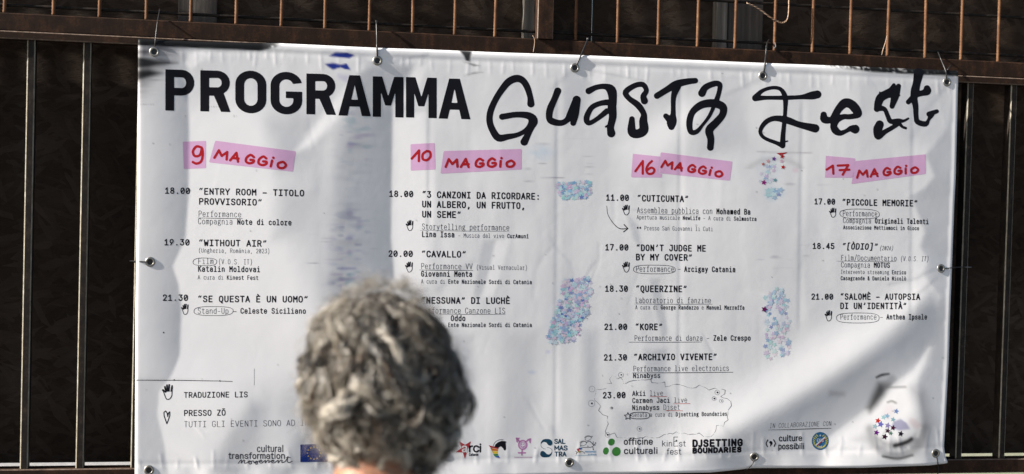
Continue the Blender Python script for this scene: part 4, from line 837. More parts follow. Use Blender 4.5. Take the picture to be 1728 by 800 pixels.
I = glit([(1290, 275), (1310, 272), (1312, 305), (1295, 312), (1280, 305)], 26, 4.4, BL, (.35, .8), 5); J = glit([(1290, 320), (1318, 320), (1322, 334), (1300, 336)], 16, 5, BL[:4], (.4, .8), 6, 1.4)
n_ = len(I.V); I.V += J.V; I.F += [[i+n_ for i in f] for f in J.F]; I.C += J.C; I.O += [o+.0001 for o in J.O]
for x, y, r, c in ((1306, 268, 4.2, (.13, .04, .26)), (1320, 264, 4.4, (.33, .012, .014)), (1321.5, 282, 4.2, (.45, .02, .02)), (1288, 277, 3.4, (.55, .14, .13)), (1296, 272, 3.8, (.62, .36, .38)), (1319, 272, 3.6, (.64, .40, .52)), (1289, 308, 5, (.26, .01, .17)), (1308, 304, 4, (.14, .32, .34))):
    I.add((star(x, y, r, .2)+[(x, y)], [[i, (i+1) % 10, 10] for i in range(10)]), c, .0003)
I.shape((.35, .015, .02), [[(1310, 258.5), (1329, 257), (1325, 259.5), (1316, 262)]], (), .6, .0002); I.build('confetti_print', banner)
I = Ink()
for x, y, r, c in ((1512.5, 694, 5, (.16, .24, .46)), (1497, 702, 5, (.26, .42, .58)), (1507, 708, 4.6, (.22, .40, .46)), (1481.5, 710, 5.2, (.50, .025, .015)), (1491, 704, 4.8, (.34, .56, .6)), (1486, 716, 6, (.14, .14, .46)), (1476.5, 719.5, 5, (.30, .44, .48)), (1498, 718, 5.4, (.26, .22, .42)), (1479, 730, 5.2, (.13, .01, .20)),
                   (1507, 722, 5.2, (.055, .008, .03)), (1498, 727, 5, (.045, .012, .03)), (1493, 737, 5.6, (.03, .008, .02)), (1520, 732, 5.4, (.012, .01, .018)), (1503, 731, 4, (.12, .22, .16))):
    I.add((star(x, y, r, .25)+[(x, y)], [[i, (i+1) % 10, 10] for i in range(10)]), c, .00012+.00001*len(I.V)/11)
I.build('confetti_print', banner)

# ---- logos along the foot
def logo(I, lab=None):
    o = I.build('logo', banner)
    if lab: o['label'] = lab
I = Ink(); GT = (.07, .07, .08); ptext(I, 433.6, 478, 762.2, 'cultural', 10.5, .75, GT); ptext(I, 386, 480.6, 773.8, 'transformation', 9.4, .85, GT)
stroke(I, crop((260, 640), 5, [(710, 710), (725, 690), (738, 682), (735, 708), (752, 686), (765, 684), (762, 708), (785, 704), (800, 690), (815, 692), (822, 708), (808, 716), (798, 704), (818, 692), (838, 690), (845, 706), (862, 690), (872, 700), (868, 716), (856, 714), (862, 700), (885, 690), (905, 694), (908, 684), (893, 684), (890, 700), (905, 708), (930, 690), (940, 684), (938, 706), (958, 684), (970, 684), (966, 704), (990, 688), (1008, 694), (1010, 684), (996, 684), (992, 700), (1010, 706), (1036, 690), (1048, 684), (1046, 706), (1066, 684), (1080, 684), (1078, 704), (1110, 690), (1130, 650), (1124, 690), (1140, 704), (1165, 692)]), .7, GT, 3)
stroke(I, crop((260, 640), 5, [(1112, 662), (1150, 660)]), .6, GT, 1); logo(I, 'dark grey three line logo, last word in script')
I = Ink(); I.shape((.008, .035, .22), [[(506.8, 750.2), (553.2, 748.8), (553.2, 779.5), (506.8, 780)]], (), 1.2)
for q in range(12): I.add((star(529.9+11*math.sin(q*math.pi/6), 764.7-10.2*math.cos(q*math.pi/6), 1.7, 0)+[(529.9+11*math.sin(q*math.pi/6), 764.7-10.2*math.cos(q*math.pi/6))], [[i, (i+1) % 10, 10] for i in range(10)]), (.70, .52, .05), .00024)
logo(I, 'blue flag with a ring of yellow stars')
e4 = (760, 720); k4 = 11.43
I = Ink(); I.shape((.40, .035, .045), [crop(e4, k4, [(170, 280), (282, 350), (400, 280), (365, 380), (330, 440), (320, 490), (280, 628), (242, 500), (95, 492), (215, 415)])], (), .6)
stroke(I, crop(e4, k4, [(235, 395), (265, 378), (300, 385), (310, 410), (308, 485)]), 1.35, (.8, .8, .8), 3, .00024); stroke(I, crop(e4, k4, [(305, 430), (262, 434), (236, 455), (245, 478), (275, 480), (306, 455)]), 1.25, (.8, .8, .8), 3, .00024)
stroke(I, crop(e4, k4, [(372, 485), (372, 372)]), 1.3, INK, 1); stroke(I, crop(e4, k4, [(372, 415), (392, 382), (425, 376)]), 1.3, INK, 3); stroke(I, crop(e4, k4, [(545, 395), (510, 374), (470, 382), (450, 430), (470, 475), (510, 484), (545, 462)]), 1.35, INK, 3)
stroke(I, crop(e4, k4, [(578, 485), (578, 378)]), 1.3, INK, 1); stroke(I, crop(e4, k4, [(578, 340), (579, 342)]), 1.5, INK, 1); ptext(I, 791.6, 807, 769.2, 'Catania', 4.2, .42, INKL); logo(I, 'red star logo with black lowercase lettering')
I = Ink(); I.shape(INK, [crop(e4, k4, [(845, 395), (870, 340), (920, 300), (985, 275), (1050, 280), (1083, 290), (1066, 312), (1070, 350), (1075, 430), (1060, 460), (1036, 456), (1018, 420), (975, 378), (950, 392), (925, 412)])], (), .5)
LS = [(735, 355), (768, 405), (800, 470), (825, 530), (850, 575), (880, 600), (960, 616)]; RS = [(932, 412), (922, 438), (914, 478), (914, 525), (930, 562), (948, 592), (961, 614)]
for q, c in enumerate(((.36, .025, .03), (.55, .16, .02), (.70, .50, .04), (.05, .22, .06), (.02, .14, .42), (.14, .02, .30))):
    I.shape(c, [crop(e4, k4, [LS[q], RS[q], (RS[q+1][0], RS[q+1][1]-5), (LS[q+1][0], LS[q+1][1]-5)])], (), .5)
for t in np.linspace(0, 1, 15):
    a = math.radians(172-92*t); x, y = 985+165*math.cos(a), 395-150*math.sin(a)+0
    p = crop(e4, k4, [(x, y), (x-12*math.cos(a+.3), y+12*math.sin(a+.3))]); stroke(I, p, .42, INKL, 1)
logo(I, 'black horse head logo with rainbow stripes')
PK = (.50, .22, .44); I = Ink(); th = np.linspace(0, 6.29, 26)
I.shape(PK, (), [np.column_stack([760+(1395+78*np.cos(th))/k4, 720+(352+85*np.sin(th))/k4, np.full(26, 1.15)])], .5); I.shape((.62, .42, .60), (), [np.column_stack([760+(1395+45*np.cos(th))/k4, 720+(352+55*np.sin(th))/k4, np.full(26, .8)])], .5, .0002)
for s in ([(1345, 295), (1275, 225)], [(1445, 295), (1540, 235)], [(1385, 440), (1378, 545)], [(1312, 505), (1445, 505)]): stroke(I, crop(e4, k4, s), 1.2, PK, 1)
I.shape(PK, [crop(e4, k4, [(1258, 210), (1345, 215), (1322, 240), (1300, 310), (1275, 300)])], (), .5); I.shape(PK, [crop(e4, k4, [(1470, 240), (1558, 228), (1550, 320), (1530, 320), (1515, 262)])], (), .5)
for s in ([(1370, 380), (1395, 395), (1420, 378)], [(1372, 330), (1376, 345)], [(1415, 330), (1412, 345)]): stroke(I, crop(e4, k4, s), .6, PK, 1, .0003)
for t in range(14): x = 1235+t*25; stroke(I, crop(e4, k4, [(x, 580), (x+9, 606)]), .35, (.62, .45, .56), 1); stroke(I, crop(e4, k4, [(x+9, 582), (x+15, 600)]), .35, (.62, .45, .56), 1)
logo(I, 'pink emblem of a circle with arrows and a cross')
f3 = (840, 720); k3 = 9.6; TL = (.012, .055, .10); I = Ink()
I.shape(TL, [spline(crop(f3, k3, [(692, 300), (700, 250), (730, 212), (780, 200), (835, 203), (872, 228), (885, 262), (872, 298), (845, 308), (815, 295), (790, 262), (755, 248), (720, 258), (700, 282), (692, 300)]), 4)], (), .5)
I.shape(TL, [spline(crop(f3, k3, [(880, 395), (872, 445), (840, 485), (780, 498), (720, 492), (692, 465), (688, 430), (705, 400), (735, 395), (765, 415), (790, 440), (825, 450), (855, 435), (880, 395)]), 4)], (), .5)
stroke(I, crop(f3, k3, [(694, 290), (705, 325), (740, 355), (775, 362)]), .3, TL, 4); stroke(I, crop(f3, k3, [(795, 338), (840, 345), (872, 370), (880, 400)]), .3, TL, 4)
for s, x0, x1, y in (('SAL', 935.8, 953.5, 748.3), ('MAS', 936, 957.2, 759.5), ('TRA', 936.4, 955, 769.8)): ptext(I, x0, x1, y, s, 7, .85, TL)
logo(I, 'dark teal S shaped logo with three stacked syllables')
I = Ink()
for cx, cy, rx, ry in ((1463, 190, 50, 34), (1385, 275, 50, 34)):
    I.shape(INKL, (), [np.column_stack([840+(cx+rx*np.cos(th)-ry*.2*np.sin(th))/k3, 720+(cy+ry*np.sin(th)-6*np.cos(th))/k3, np.full(26, .28)])], .4)
    for t in range(9): a = math.radians(20+t*18); stroke(I, crop(f3, k3, [(cx+rx*math.cos(a), cy-ry*math.sin(a)-2), (cx+rx*1.18*math.cos(a), cy-ry*1.35*math.sin(a)-2)]), .4, INK, 1, h=.4)
for s in ([(1440, 255), (1475, 235), (1510, 255), (1545, 285)], [(1375, 335), (1450, 335), (1520, 330), (1555, 300), (1590, 262)], [(1545, 240), (1550, 300), (1580, 295)], [(1500, 240), (1540, 290)], [(1540, 330), (1545, 375)], [(1260, 395), (1280, 415), (1272, 440)], [(1330, 400), (1380, 405), (1400, 428)], [(1310, 400), (1275, 425)], [(1335, 320), (1350, 305)]): stroke(I, crop(f3, k3, s), .4, INK, 3, h=.4)
for x, y in ((1458, 316), (1545, 372), (1272, 441), (1400, 428), (1585, 262), (1525, 157)): stroke(I, crop(f3, k3, [(x, y), (x+2, y)]), .75, INK, 1, h=.4)
I.shape((.03, .12, .36), [crop(f3, k3, [(1310, 345), (1375, 338), (1345, 372), (1320, 372)])], (), .4); I.shape((.42, .03, .04), [crop(f3, k3, [(1285, 355), (1312, 352), (1318, 385), (1300, 400), (1280, 380)])], (), .4); I.shape((.55, .42, .05), [crop(f3, k3, [(1318, 388), (1345, 410), (1330, 425), (1300, 415)])], (), .4)
SB = (.22, .38, .58); ptext(I, 987, 1006, 763.6, 'Mettiamoci', 2.7, .3, SB); ptext(I, 992, 1006, 768.2, 'in Gioco', 2.7, .3, SB); stroke(I, crop(f3, k3, [(1255, 468), (1595, 462)]), .4, (.40, .58, .68), 1); stroke(I, crop(f3, k3, [(1410, 400), (1595, 392)]), .25, SB, 1)
logo(I, 'doodle of children with blue lettering')
I = Ink()
GN = (.05, .22, .045)
for cx, cy, rx, ry, a in ((1031.6, 746, 5.4, 6.2, .6), (1022.4, 761, 4.8, 6.2, .25), (1040, 762, 7.2, 7.8, .4)):
    X = rx*np.cos(th); Y = ry*np.sin(th); I.shape(GN, [np.column_stack([cx+X*math.cos(a)-Y*math.sin(a), cy+X*math.sin(a)+Y*math.cos(a)])[:-1]], (), .6)
G2 = (.05, .05, .055); ptext(I, 1053, 1101, 749.9, 'officine', 9.6, .95, G2, -.004); ptext(I, 1053, 1109.5, 765.5, 'culturali', 9.6, .95, G2, -.004); logo(I, 'logo of three green dots and grey lettering')
I = Ink(); ptext(I, 1117, 1134.3, 753, 'kin', 9, .5, G2); stroke(I, [(1143.5, 737.5), (1137, 737.5), (1137, 753), (1143.8, 752.6)], .5, G2, 1); stroke(I, [(1137, 745), (1140, 745)], .4, G2, 1); I.add((star(1141.3, 744, 2.2, 0)+[(1141.3, 744)], [[i, (i+1) % 10, 10] for i in range(10)]), INK); ptext(I, 1145.8, 1156.6, 753, 'st', 9, .5, G2); ptext(I, 1125.3, 1149, 766.6, 'fest', 9, .5, G2, -.004); logo(I, 'thin lettered two line logo with a tiny star')
I = Ink(); ptext(I, 1169.3, 1252.3, 753.4, 'DJSETTING', 10.2, 1.65, INK, -.02, 2.9); ptext(I, 1169.3, 1250.5, 764.2, 'BOUNDARIES', 7.2, 1.5, INK, -.025, 2.9); stroke(I, [(1181.6, 754.5), (1183, 757)], .7, INK, 1); stroke(I, [(1179, 755), (1180, 757)], .7, INK, 1); logo(I, 'heavy black two line logo')
I = Ink(); ptext(I, 1314.6, 1353, 744.2, 'culture', 9.2, .85, INKL, -.012); ptext(I, 1313.6, 1357, 757.8, 'possibili', 9.2, .85, INKL, -.012)
for s in ([(172, 252), (158, 280), (168, 306)], [(218, 250), (232, 278), (222, 304)]): stroke(I, crop((1260, 690), 4.8, s), .95, INK, 3)
stroke(I, crop((1260, 690), 4.8, [(195, 272, 12), (200, 282, 9), (190, 304, 2)]), 1, INK, 3); logo(I, 'black bracketed comma logo with two words')
I = Ink(); th2 = np.linspace(0, 6.283, 30)[:-1]; I.shape((.025, .14, .30), [np.column_stack([1384.2+14.4*np.cos(th2), 744.2+15.2*np.sin(th2)])], (), .6)
for sgn in (-1, 1):
    for t in range(9):
        a = math.radians(250+sgn*0) if False else math.radians(-80+t*17.5); x = 1384.2+sgn*10.6*math.cos(a); y = 744.6-11*math.sin(a)
        stroke(I, [(x-1.3*sgn, y+1), (x+1.3*sgn, y-1.2)], .85, (.55, .52, .08), 1, .00024, .4)
stroke(I, [(1378, 751), (1391.5, 739)], 1.5, (.75, .75, .74), 1, .0003, .4); stroke(I, [(1378.6, 752), (1392, 740.2)], .7, (.42, .03, .03), 1, .0004, .4)
ptext(I, 1378.6, 1389.6, 745.5, 'ENS', 5, .4, (.6, .65, .72), 0, 1.6, .0004); I.add((star(1384.2, 735, 2, 0)+[(1384.2, 735)], [[i, (i+1) % 10, 10] for i in range(10)]), (.6, .68, .75), .0003); stroke(I, [(1381, 756), (1387, 752.5)], .6, (.7, .7, .7), 1, .0003, .4); stroke(I, [(1381, 752.5), (1387, 756)], .6, (.7, .7, .7), 1, .0003, .4)
logo(I, 'round blue emblem with yellow laurel')
I = Ink(); text(I, 1298.5, 1402.7, 722.6, ('IN COLLABORAZIONE CON', L_), cap=7.2, sl=-.04, ital=.1); stroke(I, [(1296.5, 725.6, .3), (1330, 725, .5), (1370, 723.6, .6), (1402.5, 722.8, .4)], .5); I.build('caption_text', banner)

# ---- grommets and ties
GR = [(260.5, 87.5), (637, 102.5), (970, 114.5), (1287.3, 128), (1598, 138.5), (253.5, 442), (1588, 453), (251.5, 793.5), (748, 767), (961, 780.5), (1273, 771), (1579, 765)]
def grommet(x, y):
    c = surf(x, y); e = .004
    ax = surf(x+3, y)-surf(x-3, y); ay = surf(x, y-3)-surf(x, y+3); ax /= np.linalg.norm(ax); nrm = np.cross(ax, ay); nrm /= np.linalg.norm(nrm); ay = np.cross(nrm, ax)
    if nrm[1] > 0: nrm = -nrm
    prof = [(.0064, -.0005), (.0064, .0005), (.0069, .0011), (.0080, .0013), (.0098, .0010), (.0112, .0002), (.0113, -.0003)]; n = 28; mb = MB(); V = []
    for r, z in prof:
        for q in range(n): t = 2*math.pi*q/n; V.append(c + ax*r*math.cos(t)+ay*r*math.sin(t)+nrm*(z+.0004))
    mb.add(V, [[i*n+q, i*n+(q+1) % n, (i+1)*n+(q+1) % n, (i+1)*n+q] for i in range(len(prof)-1) for q in range(n)])
    o = mb.build('grommet', M_SILVER, banner, True)
    V = [c+ax*.0064*math.cos(2*math.pi*q/n)+ay*.0064*math.sin(2*math.pi*q/n)+nrm*.0004 for q in range(n)]
    MB().add(V, [list(range(n))]).build('hole', M_BLACK, o)
for a in GR: grommet(*a)
def tie(px, ys, r, mat, lab, head=None, hm=None):
    pts = spline(px, 5); yy = np.interp(np.linspace(0, 1, len(pts)), np.linspace(0, 1, len(ys)), ys)
    W = np.array([onplane(a, b, c) for (a, b), c in zip(pts, yy)]); root = float(W[0][0]), float(W[0][1]), float(W[0][2])
    t = empty('cable_tie', root, label=lab, cat='cable tie', group='ties holding the banner to the gate')
    MB().tube(W, r, 7).build('strap', mat, t, True)
    if head:
        h = onplane(head[0], head[1], head[2]); s = .0021
        MB().box(h-np.array([s, s, s*1.15]), h+np.array([s, s, s*1.15]), .0006).build('head', hm or mat, t)
    return t
ys_ = float(surf(260, 87)[1])
def sy(x, y): return float(surf(x, y)[1])
tie([(260, 89), (262, 70), (264, 52), (266, 36), (269, 20), (269.5, 14)], [sy(260, 87)+.004, sy(260, 75)-.0014, -.022, -.012, .010, .020], .0014, M_BLACK, 'thin dark wire tie at the upper left corner grommet')
tie([(637.4, 104), (636.6, 92), (636.2, 78), (636, 60), (635.5, 40), (635, 36), (634, 33)], [sy(637, 102)+.004, sy(637, 92)-.0014, sy(637, 84)-.0020, -.014, -.004, .012, .022], .0021, M_TIE, 'upright grey plastic tie on the second top grommet', (635.3, 36, .002))
tie([(970.5, 116), (974, 107), (980, 94), (987, 78), (991.5, 67), (993, 62)], [sy(970, 114)+.004, sy(972, 108)-.0014, sy(978, 98)-.0020, -.014, -.004, .02], .0019, M_TIE, 'slanting dark tie on the middle top grommet', (991.6, 66, -.002), M_TIEG)
tie([(1287.8, 130), (1289.5, 118), (1291, 106), (1292.5, 92), (1293.6, 80), (1295, 72), (1298, 67.5)], [sy(1287, 128)+.004, sy(1288, 118)-.0014, sy(1291, 108)-.0020, -.014, -.008, .006, .022], .0023, M_TIE, 'thick dark tie with square head on the fourth top grommet', (1293.4, 79, -.012))
tie([(1597.6, 140), (1597, 130), (1596.3, 121), (1592, 110), (1587, 98), (1583, 88)], [sy(1598, 138)+.004, sy(1597, 130)-.0014, sy(1597, 124)-.0020, -.020, -.012, .012], .0017, M_TIE, 'forked dark tie at the upper right corner grommet', (1596.2, 122, -.026))
o = bpy.data.objects.get('cable_tie.004'); W = np.array([onplane(a, b, -.026) for a, b in ((1596.3, 121), (1600, 116), (1604.5, 110))]); MB().tube(W, .0012, 6).build('strap_tail', M_TIE, o, True)
tie([(254, 442.5), (246, 442), (237, 441.5), (229, 441), (224, 440.6), (219, 440.5)], [sy(254, 442)+.004, sy(246, 442)-.0014, sy(236, 441)-.0014, -.012, .0, .016], .0015, M_BLACK, 'short black tie at the left side grommet')
tie([(1588, 453.5), (1596, 453), (1606, 452), (1616, 451), (1624, 450.8), (1629, 450.6)], [sy(1588, 453)+.004, sy(1594, 453)-.0014, sy(1602, 452)-.0020, -.016, -.010, -.006], .0013, M_BLACK, 'black tie with pale cut tail at the right side grommet')
o = bpy.data.objects.get('cable_tie.006'); W = np.array([onplane(a, b, -.006) for a, b in ((1627, 450.6), (1639, 451))]); MB().tube(W, .0014, 6).build('strap_tail', M_TIEG, o, True)
tie([(1272, 772), (1272, 778), (1269, 784), (1263, 790), (1257, 794), (1250, 797)], [sy(1273, 771)+.004, sy(1273, 777)-.0014, sy(1270, 783)-.0014, -.02, -.010, .004], .0013, M_BLACK, 'thin black cord at the lower grommet under the heavy black logo')
tie([(1579, 766), (1581, 772), (1582.5, 780), (1583, 788), (1583, 796), (1582, 802)], [sy(1579, 765)+.004, sy(1580, 772)-.0014, sy(1581, 779)-.0020, -.02, -.012, .0], .0013, M_BLACK, 'thin black cord at the lower right corner grommet')
# ================================================================== PERSON seen from behind
DPER = 2.0
HC = CAM + ray(641, 626)*DPER           # centre of the skull
KH = float(HC[2]+.115)/1.62             # body scale
person = empty('person', (float(HC[0]), float(HC[1]), 0), label='person with curly grey hair seen from behind, reading the banner', cat='person')
def caps(X, a, b, ra, rb, sc=(1, 1, 1)):
    a = np.array(a); b = np.array(b); d = b-a; s = np.array(sc); q = (X-a)
    t = np.clip((q@d)/(d@d+1e-12), 0, 1); v = (q-t[..., None]*d)/s
    return np.sqrt((v*v).sum(-1)) - (ra+(rb-ra)*t)
def ell(X, c, r): r = np.array(r); q = (X-np.array(c))/r; k = np.sqrt((q*q).sum(-1)); return (k-1)*r.min()
def smin(a, b, k): h = np.clip(.5+.5*(b-a)/k, 0, 1); return b*(1-h)+a*h - k*h*(1-h)
def nets(fn, lo, hi, h):
    ax = [np.arange(l, u_+h, h) for l, u_ in zip(lo, hi)]; G = np.stack(np.meshgrid(*ax, indexing='ij'), -1); S = fn(G); ins = S < 0
    n = np.array(S.shape)-1; acc = np.zeros(tuple(n)+(3,)); cnt = np.zeros(tuple(n))
    off = [(i, j, k) for i in (0, 1) for j in (0, 1) for k in (0, 1)]
    sl = lambda A, o: A[o[0]:o[0]+n[0], o[1]:o[1]+n[1], o[2]:o[2]+n[2]]
    for a in off:
        for d in range(3):
            if a[d]: continue
            b = list(a); b[d] = 1; sa, sb = sl(S, a), sl(S, b); cr = (sa < 0) != (sb < 0); t = np.where(cr, sa/np.where(cr, sa-sb, 1), 0)
            p = np.zeros(tuple(n)+(3,)); p[...] = a; p[..., d] += t; acc += np.where(cr[..., None], p, 0); cnt += cr
    act = cnt > 0; idm = -np.ones(tuple(n), int); idm[act] = np.arange(act.sum())
    base = np.stack(np.meshgrid(*[np.arange(m) for m in n], indexing='ij'), -1)
    V = (base[act]+acc[act]/cnt[act][:, None])*h + np.array(lo); F = []
    for d in range(3):
        e, f = (d+1) % 3, (d+2) % 3
        s0 = [slice(1, -1)]*3; s0[d] = slice(0, -1); s1 = [slice(1, -1)]*3; s1[d] = slice(1, None)
        a, b = ins[tuple(s0)], ins[tuple(s1)]
        for flip in (0, 1):
            I0 = np.argwhere((a & ~b) if not flip else (~a & b))
            if not len(I0): continue
            I0 = I0+1; I0[:, d] -= 1; q = []
            for (de, df) in ((0, 0), (1, 0), (1, 1), (0, 1)):
                c = I0.copy(); c[:, e] -= de; c[:, f] -= df; q.append(idm[c[:, 0], c[:, 1], c[:, 2]])
            q = np.stack(q, 1); q = q if not flip else q[:, ::-1]; F.append(q[(q >= 0).all(1)])
    return V, np.vstack(F)
hz_ = HC[2]/KH     # local z of the skull centre in body units
def body_fn(X):
    Z = hz_
    d = ell(X, (0, -.006, Z), (.074, .092, .108)); d = smin(d, ell(X, (0, .030, Z-.055), (.058, .070, .066)), .03)
    d = smin(d, ell(X, (0, .098, Z-.028), (.013, .020, .022)), .016)                                   # nose
    d = smin(d, ell(X, (0, .078, Z-.098), (.026, .022, .018)), .02); d = smin(d, ell(X, (0, .094, Z-.064), (.022, .010, .007)), .010)   # chin, lips
    d = smin(d, ell(X, (0, .090, Z-.076), (.019, .010, .007)), .010); d = smin(d, ell(X, (0, .084, Z+.022), (.052, .012, .009)), .014)   # lower lip, brow
    for s in (-1, 1):
        d = np.maximum(d, -ell(X, (s*.031, .098, Z+.002), (.016, .013, .010))); d = np.minimum(d, ell(X, (s*.031, .080, Z+.002), (.012, .012, .011)))
        d = smin(d, ell(X, (s*.077, .004, Z-.012), (.010, .017, .031)), .008)
    d = smin(d, caps(X, (0, -.030, Z-.06), (0, -.038, Z-.20), .052, .060), .035)                        # neck
    d = smin(d, caps(X, (-.13, -.035, Z-.275), (.13, -.035, Z-.275), .052, .052, (1, 1.1, 1)), .06)      # shoulders
    d = smin(d, caps(X, (0, -.04, Z-.20), (0, -.04, Z-.30), .06, .10, (1.1, .8, 1)), .06)
    d = smin(d, ell(X, (0, -.02, Z-.40), (.155, .105, .17)), .06); d = smin(d, ell(X, (0, -.01, Z-.58), (.135, .095, .14)), .06); d = smin(d, ell(X, (0, -.025, Z-.73), (.17, .115, .12)), .06)
    for s in (-1, 1):
        sh, el, wr = (s*.185, -.035, Z-.295), (s*.225, -.05, Z-.575), (s*.235, .01, Z-.80)
        d = smin(d, caps(X, sh, el, .047, .036), .03); d = smin(d, caps(X, el, wr, .036, .025), .015)
        pm = (s*.236, .03, Z-.875); d = smin(d, caps(X, wr, pm, .024, .026, (.6, 1.25, 1)), .012)
        for q, (yo, ln) in enumerate(((.030, .070), (.010, .080), (-.010, .074), (-.028, .058))):
            k0 = (s*.236, .03+yo, Z-.895); k1 = (s*.230, .034+yo*1.1, Z-.895-ln*.55); k2 = (s*.218, .036+yo*1.1, Z-.895-ln)
            d = smin(d, caps(X, k0, k1, .0085, .008), .003); d = smin(d, caps(X, k1, k2, .008, .0065), .003)
        d = smin(d, caps(X, (s*.228, .052, Z-.845), (s*.216, .078, Z-.895), .010, .008), .008); d = smin(d, caps(X, (s*.216, .078, Z-.895), (s*.210, .080, Z-.922), .008, .007), .003)
        hp, kn, an = (s*.085, -.02, Z-.76), (s*.095, -.01, .46), (s*.10, -.03, .085)
        d = smin(d, caps(X, hp, kn, .082, .054), .04); d = smin(d, caps(X, kn, an, .053, .036), .02); d = smin(d, caps(X, (s*.10, -.05, .04), (s*.115, .12, .028), .036, .028), .02)
    return d
M_SKIN, n_, l_, b_ = newmat('warm_skin'); b_.inputs['Base Color'].default_value = (.46, .22, .13, 1); b_.inputs['Roughness'].default_value = .5
b_.inputs['Subsurface Weight'].default_value = .15; b_.inputs['Subsurface Radius'].default_value = (.012, .004, .002)
t_ = noise(n_, l_, coords(n_, l_), 60, 4); r_ = ramp(n_, [(.3, (.33, .145, .078)), (.7, (.40, .185, .105))]); l_.new(t_.outputs[0], r_.inputs[0]); l_.new(r_.outputs[0], b_.inputs['Base Color']); bump(n_, l_, t_.outputs[0], b_, .15, .001)
M_SHIRT = simple('dark_cotton', [(.3, (.016, .017, .022)), (.7, (.028, .029, .036))], 120, .9, .3, .0008)
M_JEANS = simple('dark_denim', [(.3, (.022, .03, .05)), (.7, (.045, .055, .08))], 160, .9, .3, .0008)
M_SHOE = simple('black_leather', [(.3, (.012, .012, .012)), (.7, (.02, .02, .02))], 60, .5, .2)
M_RUB = simple('pale_rubber', [(.3, (.4, .39, .37)), (.7, (.5, .49, .47))], 60, .7, .2)
def put(name, fn, lo, hi, h, mat):
    V, F = nets(fn, lo, hi, h); V = V*KH + np.array([HC[0], HC[1], 0]); return fast_mesh(name, V, F.astype(int), mat, person)
Zt = hz_
put('body', body_fn, (-.31, -.19, -.01), (.31, .19, Zt+.14), .0085, M_SKIN)
def shirt_fn(X):
    d = body_fn(X)-.011 + .004*np.sin(X[..., 2]*42+X[..., 0]*9)*np.exp(-((X[..., 2]-Zt+.62)/.12)**2)
    neck = caps(X, (0, -.045, Zt-.17), (0, .03, Zt-.21), .092, .105)                           # neckline
    d = np.maximum(d, X[..., 2]-(Zt-.165)); d = np.maximum(d, (Zt-.80)-X[..., 2]); d = np.maximum(d, -neck)
    return np.maximum(d, np.where(np.abs(X[..., 0]) > .165, (Zt-.50)-X[..., 2], -1))
put('shirt', shirt_fn, (-.31, -.2, Zt-.84), (.31, .19, Zt-.13), .0085, M_SHIRT)
def tr_fn(X):
    d = body_fn(X)-.013; d = np.maximum(d, X[..., 2]-(Zt-.68)); d = np.maximum(d, .075-X[..., 2])
    return np.maximum(d, np.abs(X[..., 0])-.195+.0*X[..., 2])
put('trousers', tr_fn, (-.22, -.19, .05), (.22, .17, Zt-.64), .0095, M_JEANS)
for s in (-1, 1):
    sf = lambda X: np.maximum(smin(caps(X, (s*.10, -.055, .045), (s*.116, .135, .030), .046, .037), caps(X, (s*.10, -.03, .06), (s*.10, -.03, .10), .047, .045), .02), .014-X[..., 2])
    so_ = put('shoe', sf, (s*.105-.08, -.13, -.01), (s*.105+.08, .20, .13), .006, M_SHOE)
    V, F = nets(lambda X: np.maximum(np.maximum(caps(X, (s*.10, -.055, .012), (s*.116, .135, .012), .049, .040), X[..., 2]-.016), .001-X[..., 2]), (s*.105-.08, -.14, -.01), (s*.105+.08, .21, .04), .005)
    fast_mesh('sole', V*KH+np.array([HC[0], HC[1], 0]), F, M_RUB, so_)

# ---- curly hair: locks of strands wound round their own axes
PXM = DPER/FPX
rowy = np.array([484, 490, 502, 520, 545, 575, 610, 640, 665, 700, 735, 762, 788]); rl = np.array([622, 594, 572, 553, 538, 533, 521, 517, 517, 528, 548, 572, 596]); rr_ = np.array([690, 706, 722, 738, 754, 769, 783, 790, 791, 785, 772, 754, 732])
def hair_env(z):       # half width, centre x at height z (world), from the outline seen
    y = 622 - (z-HC[2])/PXM; return np.interp(y, rowy, (rr_-rl)/2.0)*PXM, (np.interp(y, rowy, (rr_+rl)/2.0)-651)*PXM
rh = np.random.default_rng(5)
zs = np.linspace(HC[2]-.128, HC[2]+.118, 60)
def outer(z, ang, k=1.0):
    w, cx = hair_env(z); k = k*.965; return np.array([HC[0]+cx+k*w*math.cos(ang), HC[1]-.014+k*1.0*w*math.sin(ang), z])
HVs, HFs, HCs = [], [], []; hv = 0
def add_strand(pts, r, col):
    global hv
    m = len(pts); t = np.gradient(pts, axis=0); t /= np.linalg.norm(t, axis=1)[:, None]+1e-9
    a = np.cross(t, np.array([.3, .5, .81])); a /= np.linalg.norm(a, axis=1)[:, None]+1e-9; b = np.cross(t, a)
    rad = r*np.concatenate([np.linspace(1, 1, m-4), [.85, .65, .42, .12]])[:, None]
    V = np.stack([pts+rad*(a*math.cos(q)+b*math.sin(q)) for q in (0, 2.094, 4.189)], 1).reshape(-1, 3)
    i = np.arange(m-1)[:, None]*3; q = np.arange(3)[None]; F = np.stack([i+q, i+(q+1) % 3, i+3+(q+1) % 3, i+3+q], -1).reshape(-1, 4)+hv
    HVs.append(V); HFs.append(F); HCs.append(np.tile(col, (len(V), 1))); hv += len(V)
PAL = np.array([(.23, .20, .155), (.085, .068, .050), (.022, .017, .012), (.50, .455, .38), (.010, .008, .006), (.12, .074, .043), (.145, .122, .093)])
ZT, ZB = HC[2]+(622-495)*PXM, HC[2]+(622-788)*PXM
def latz(th): return (ZT+ZB)/2 + (ZT-ZB)/2*math.cos(th)
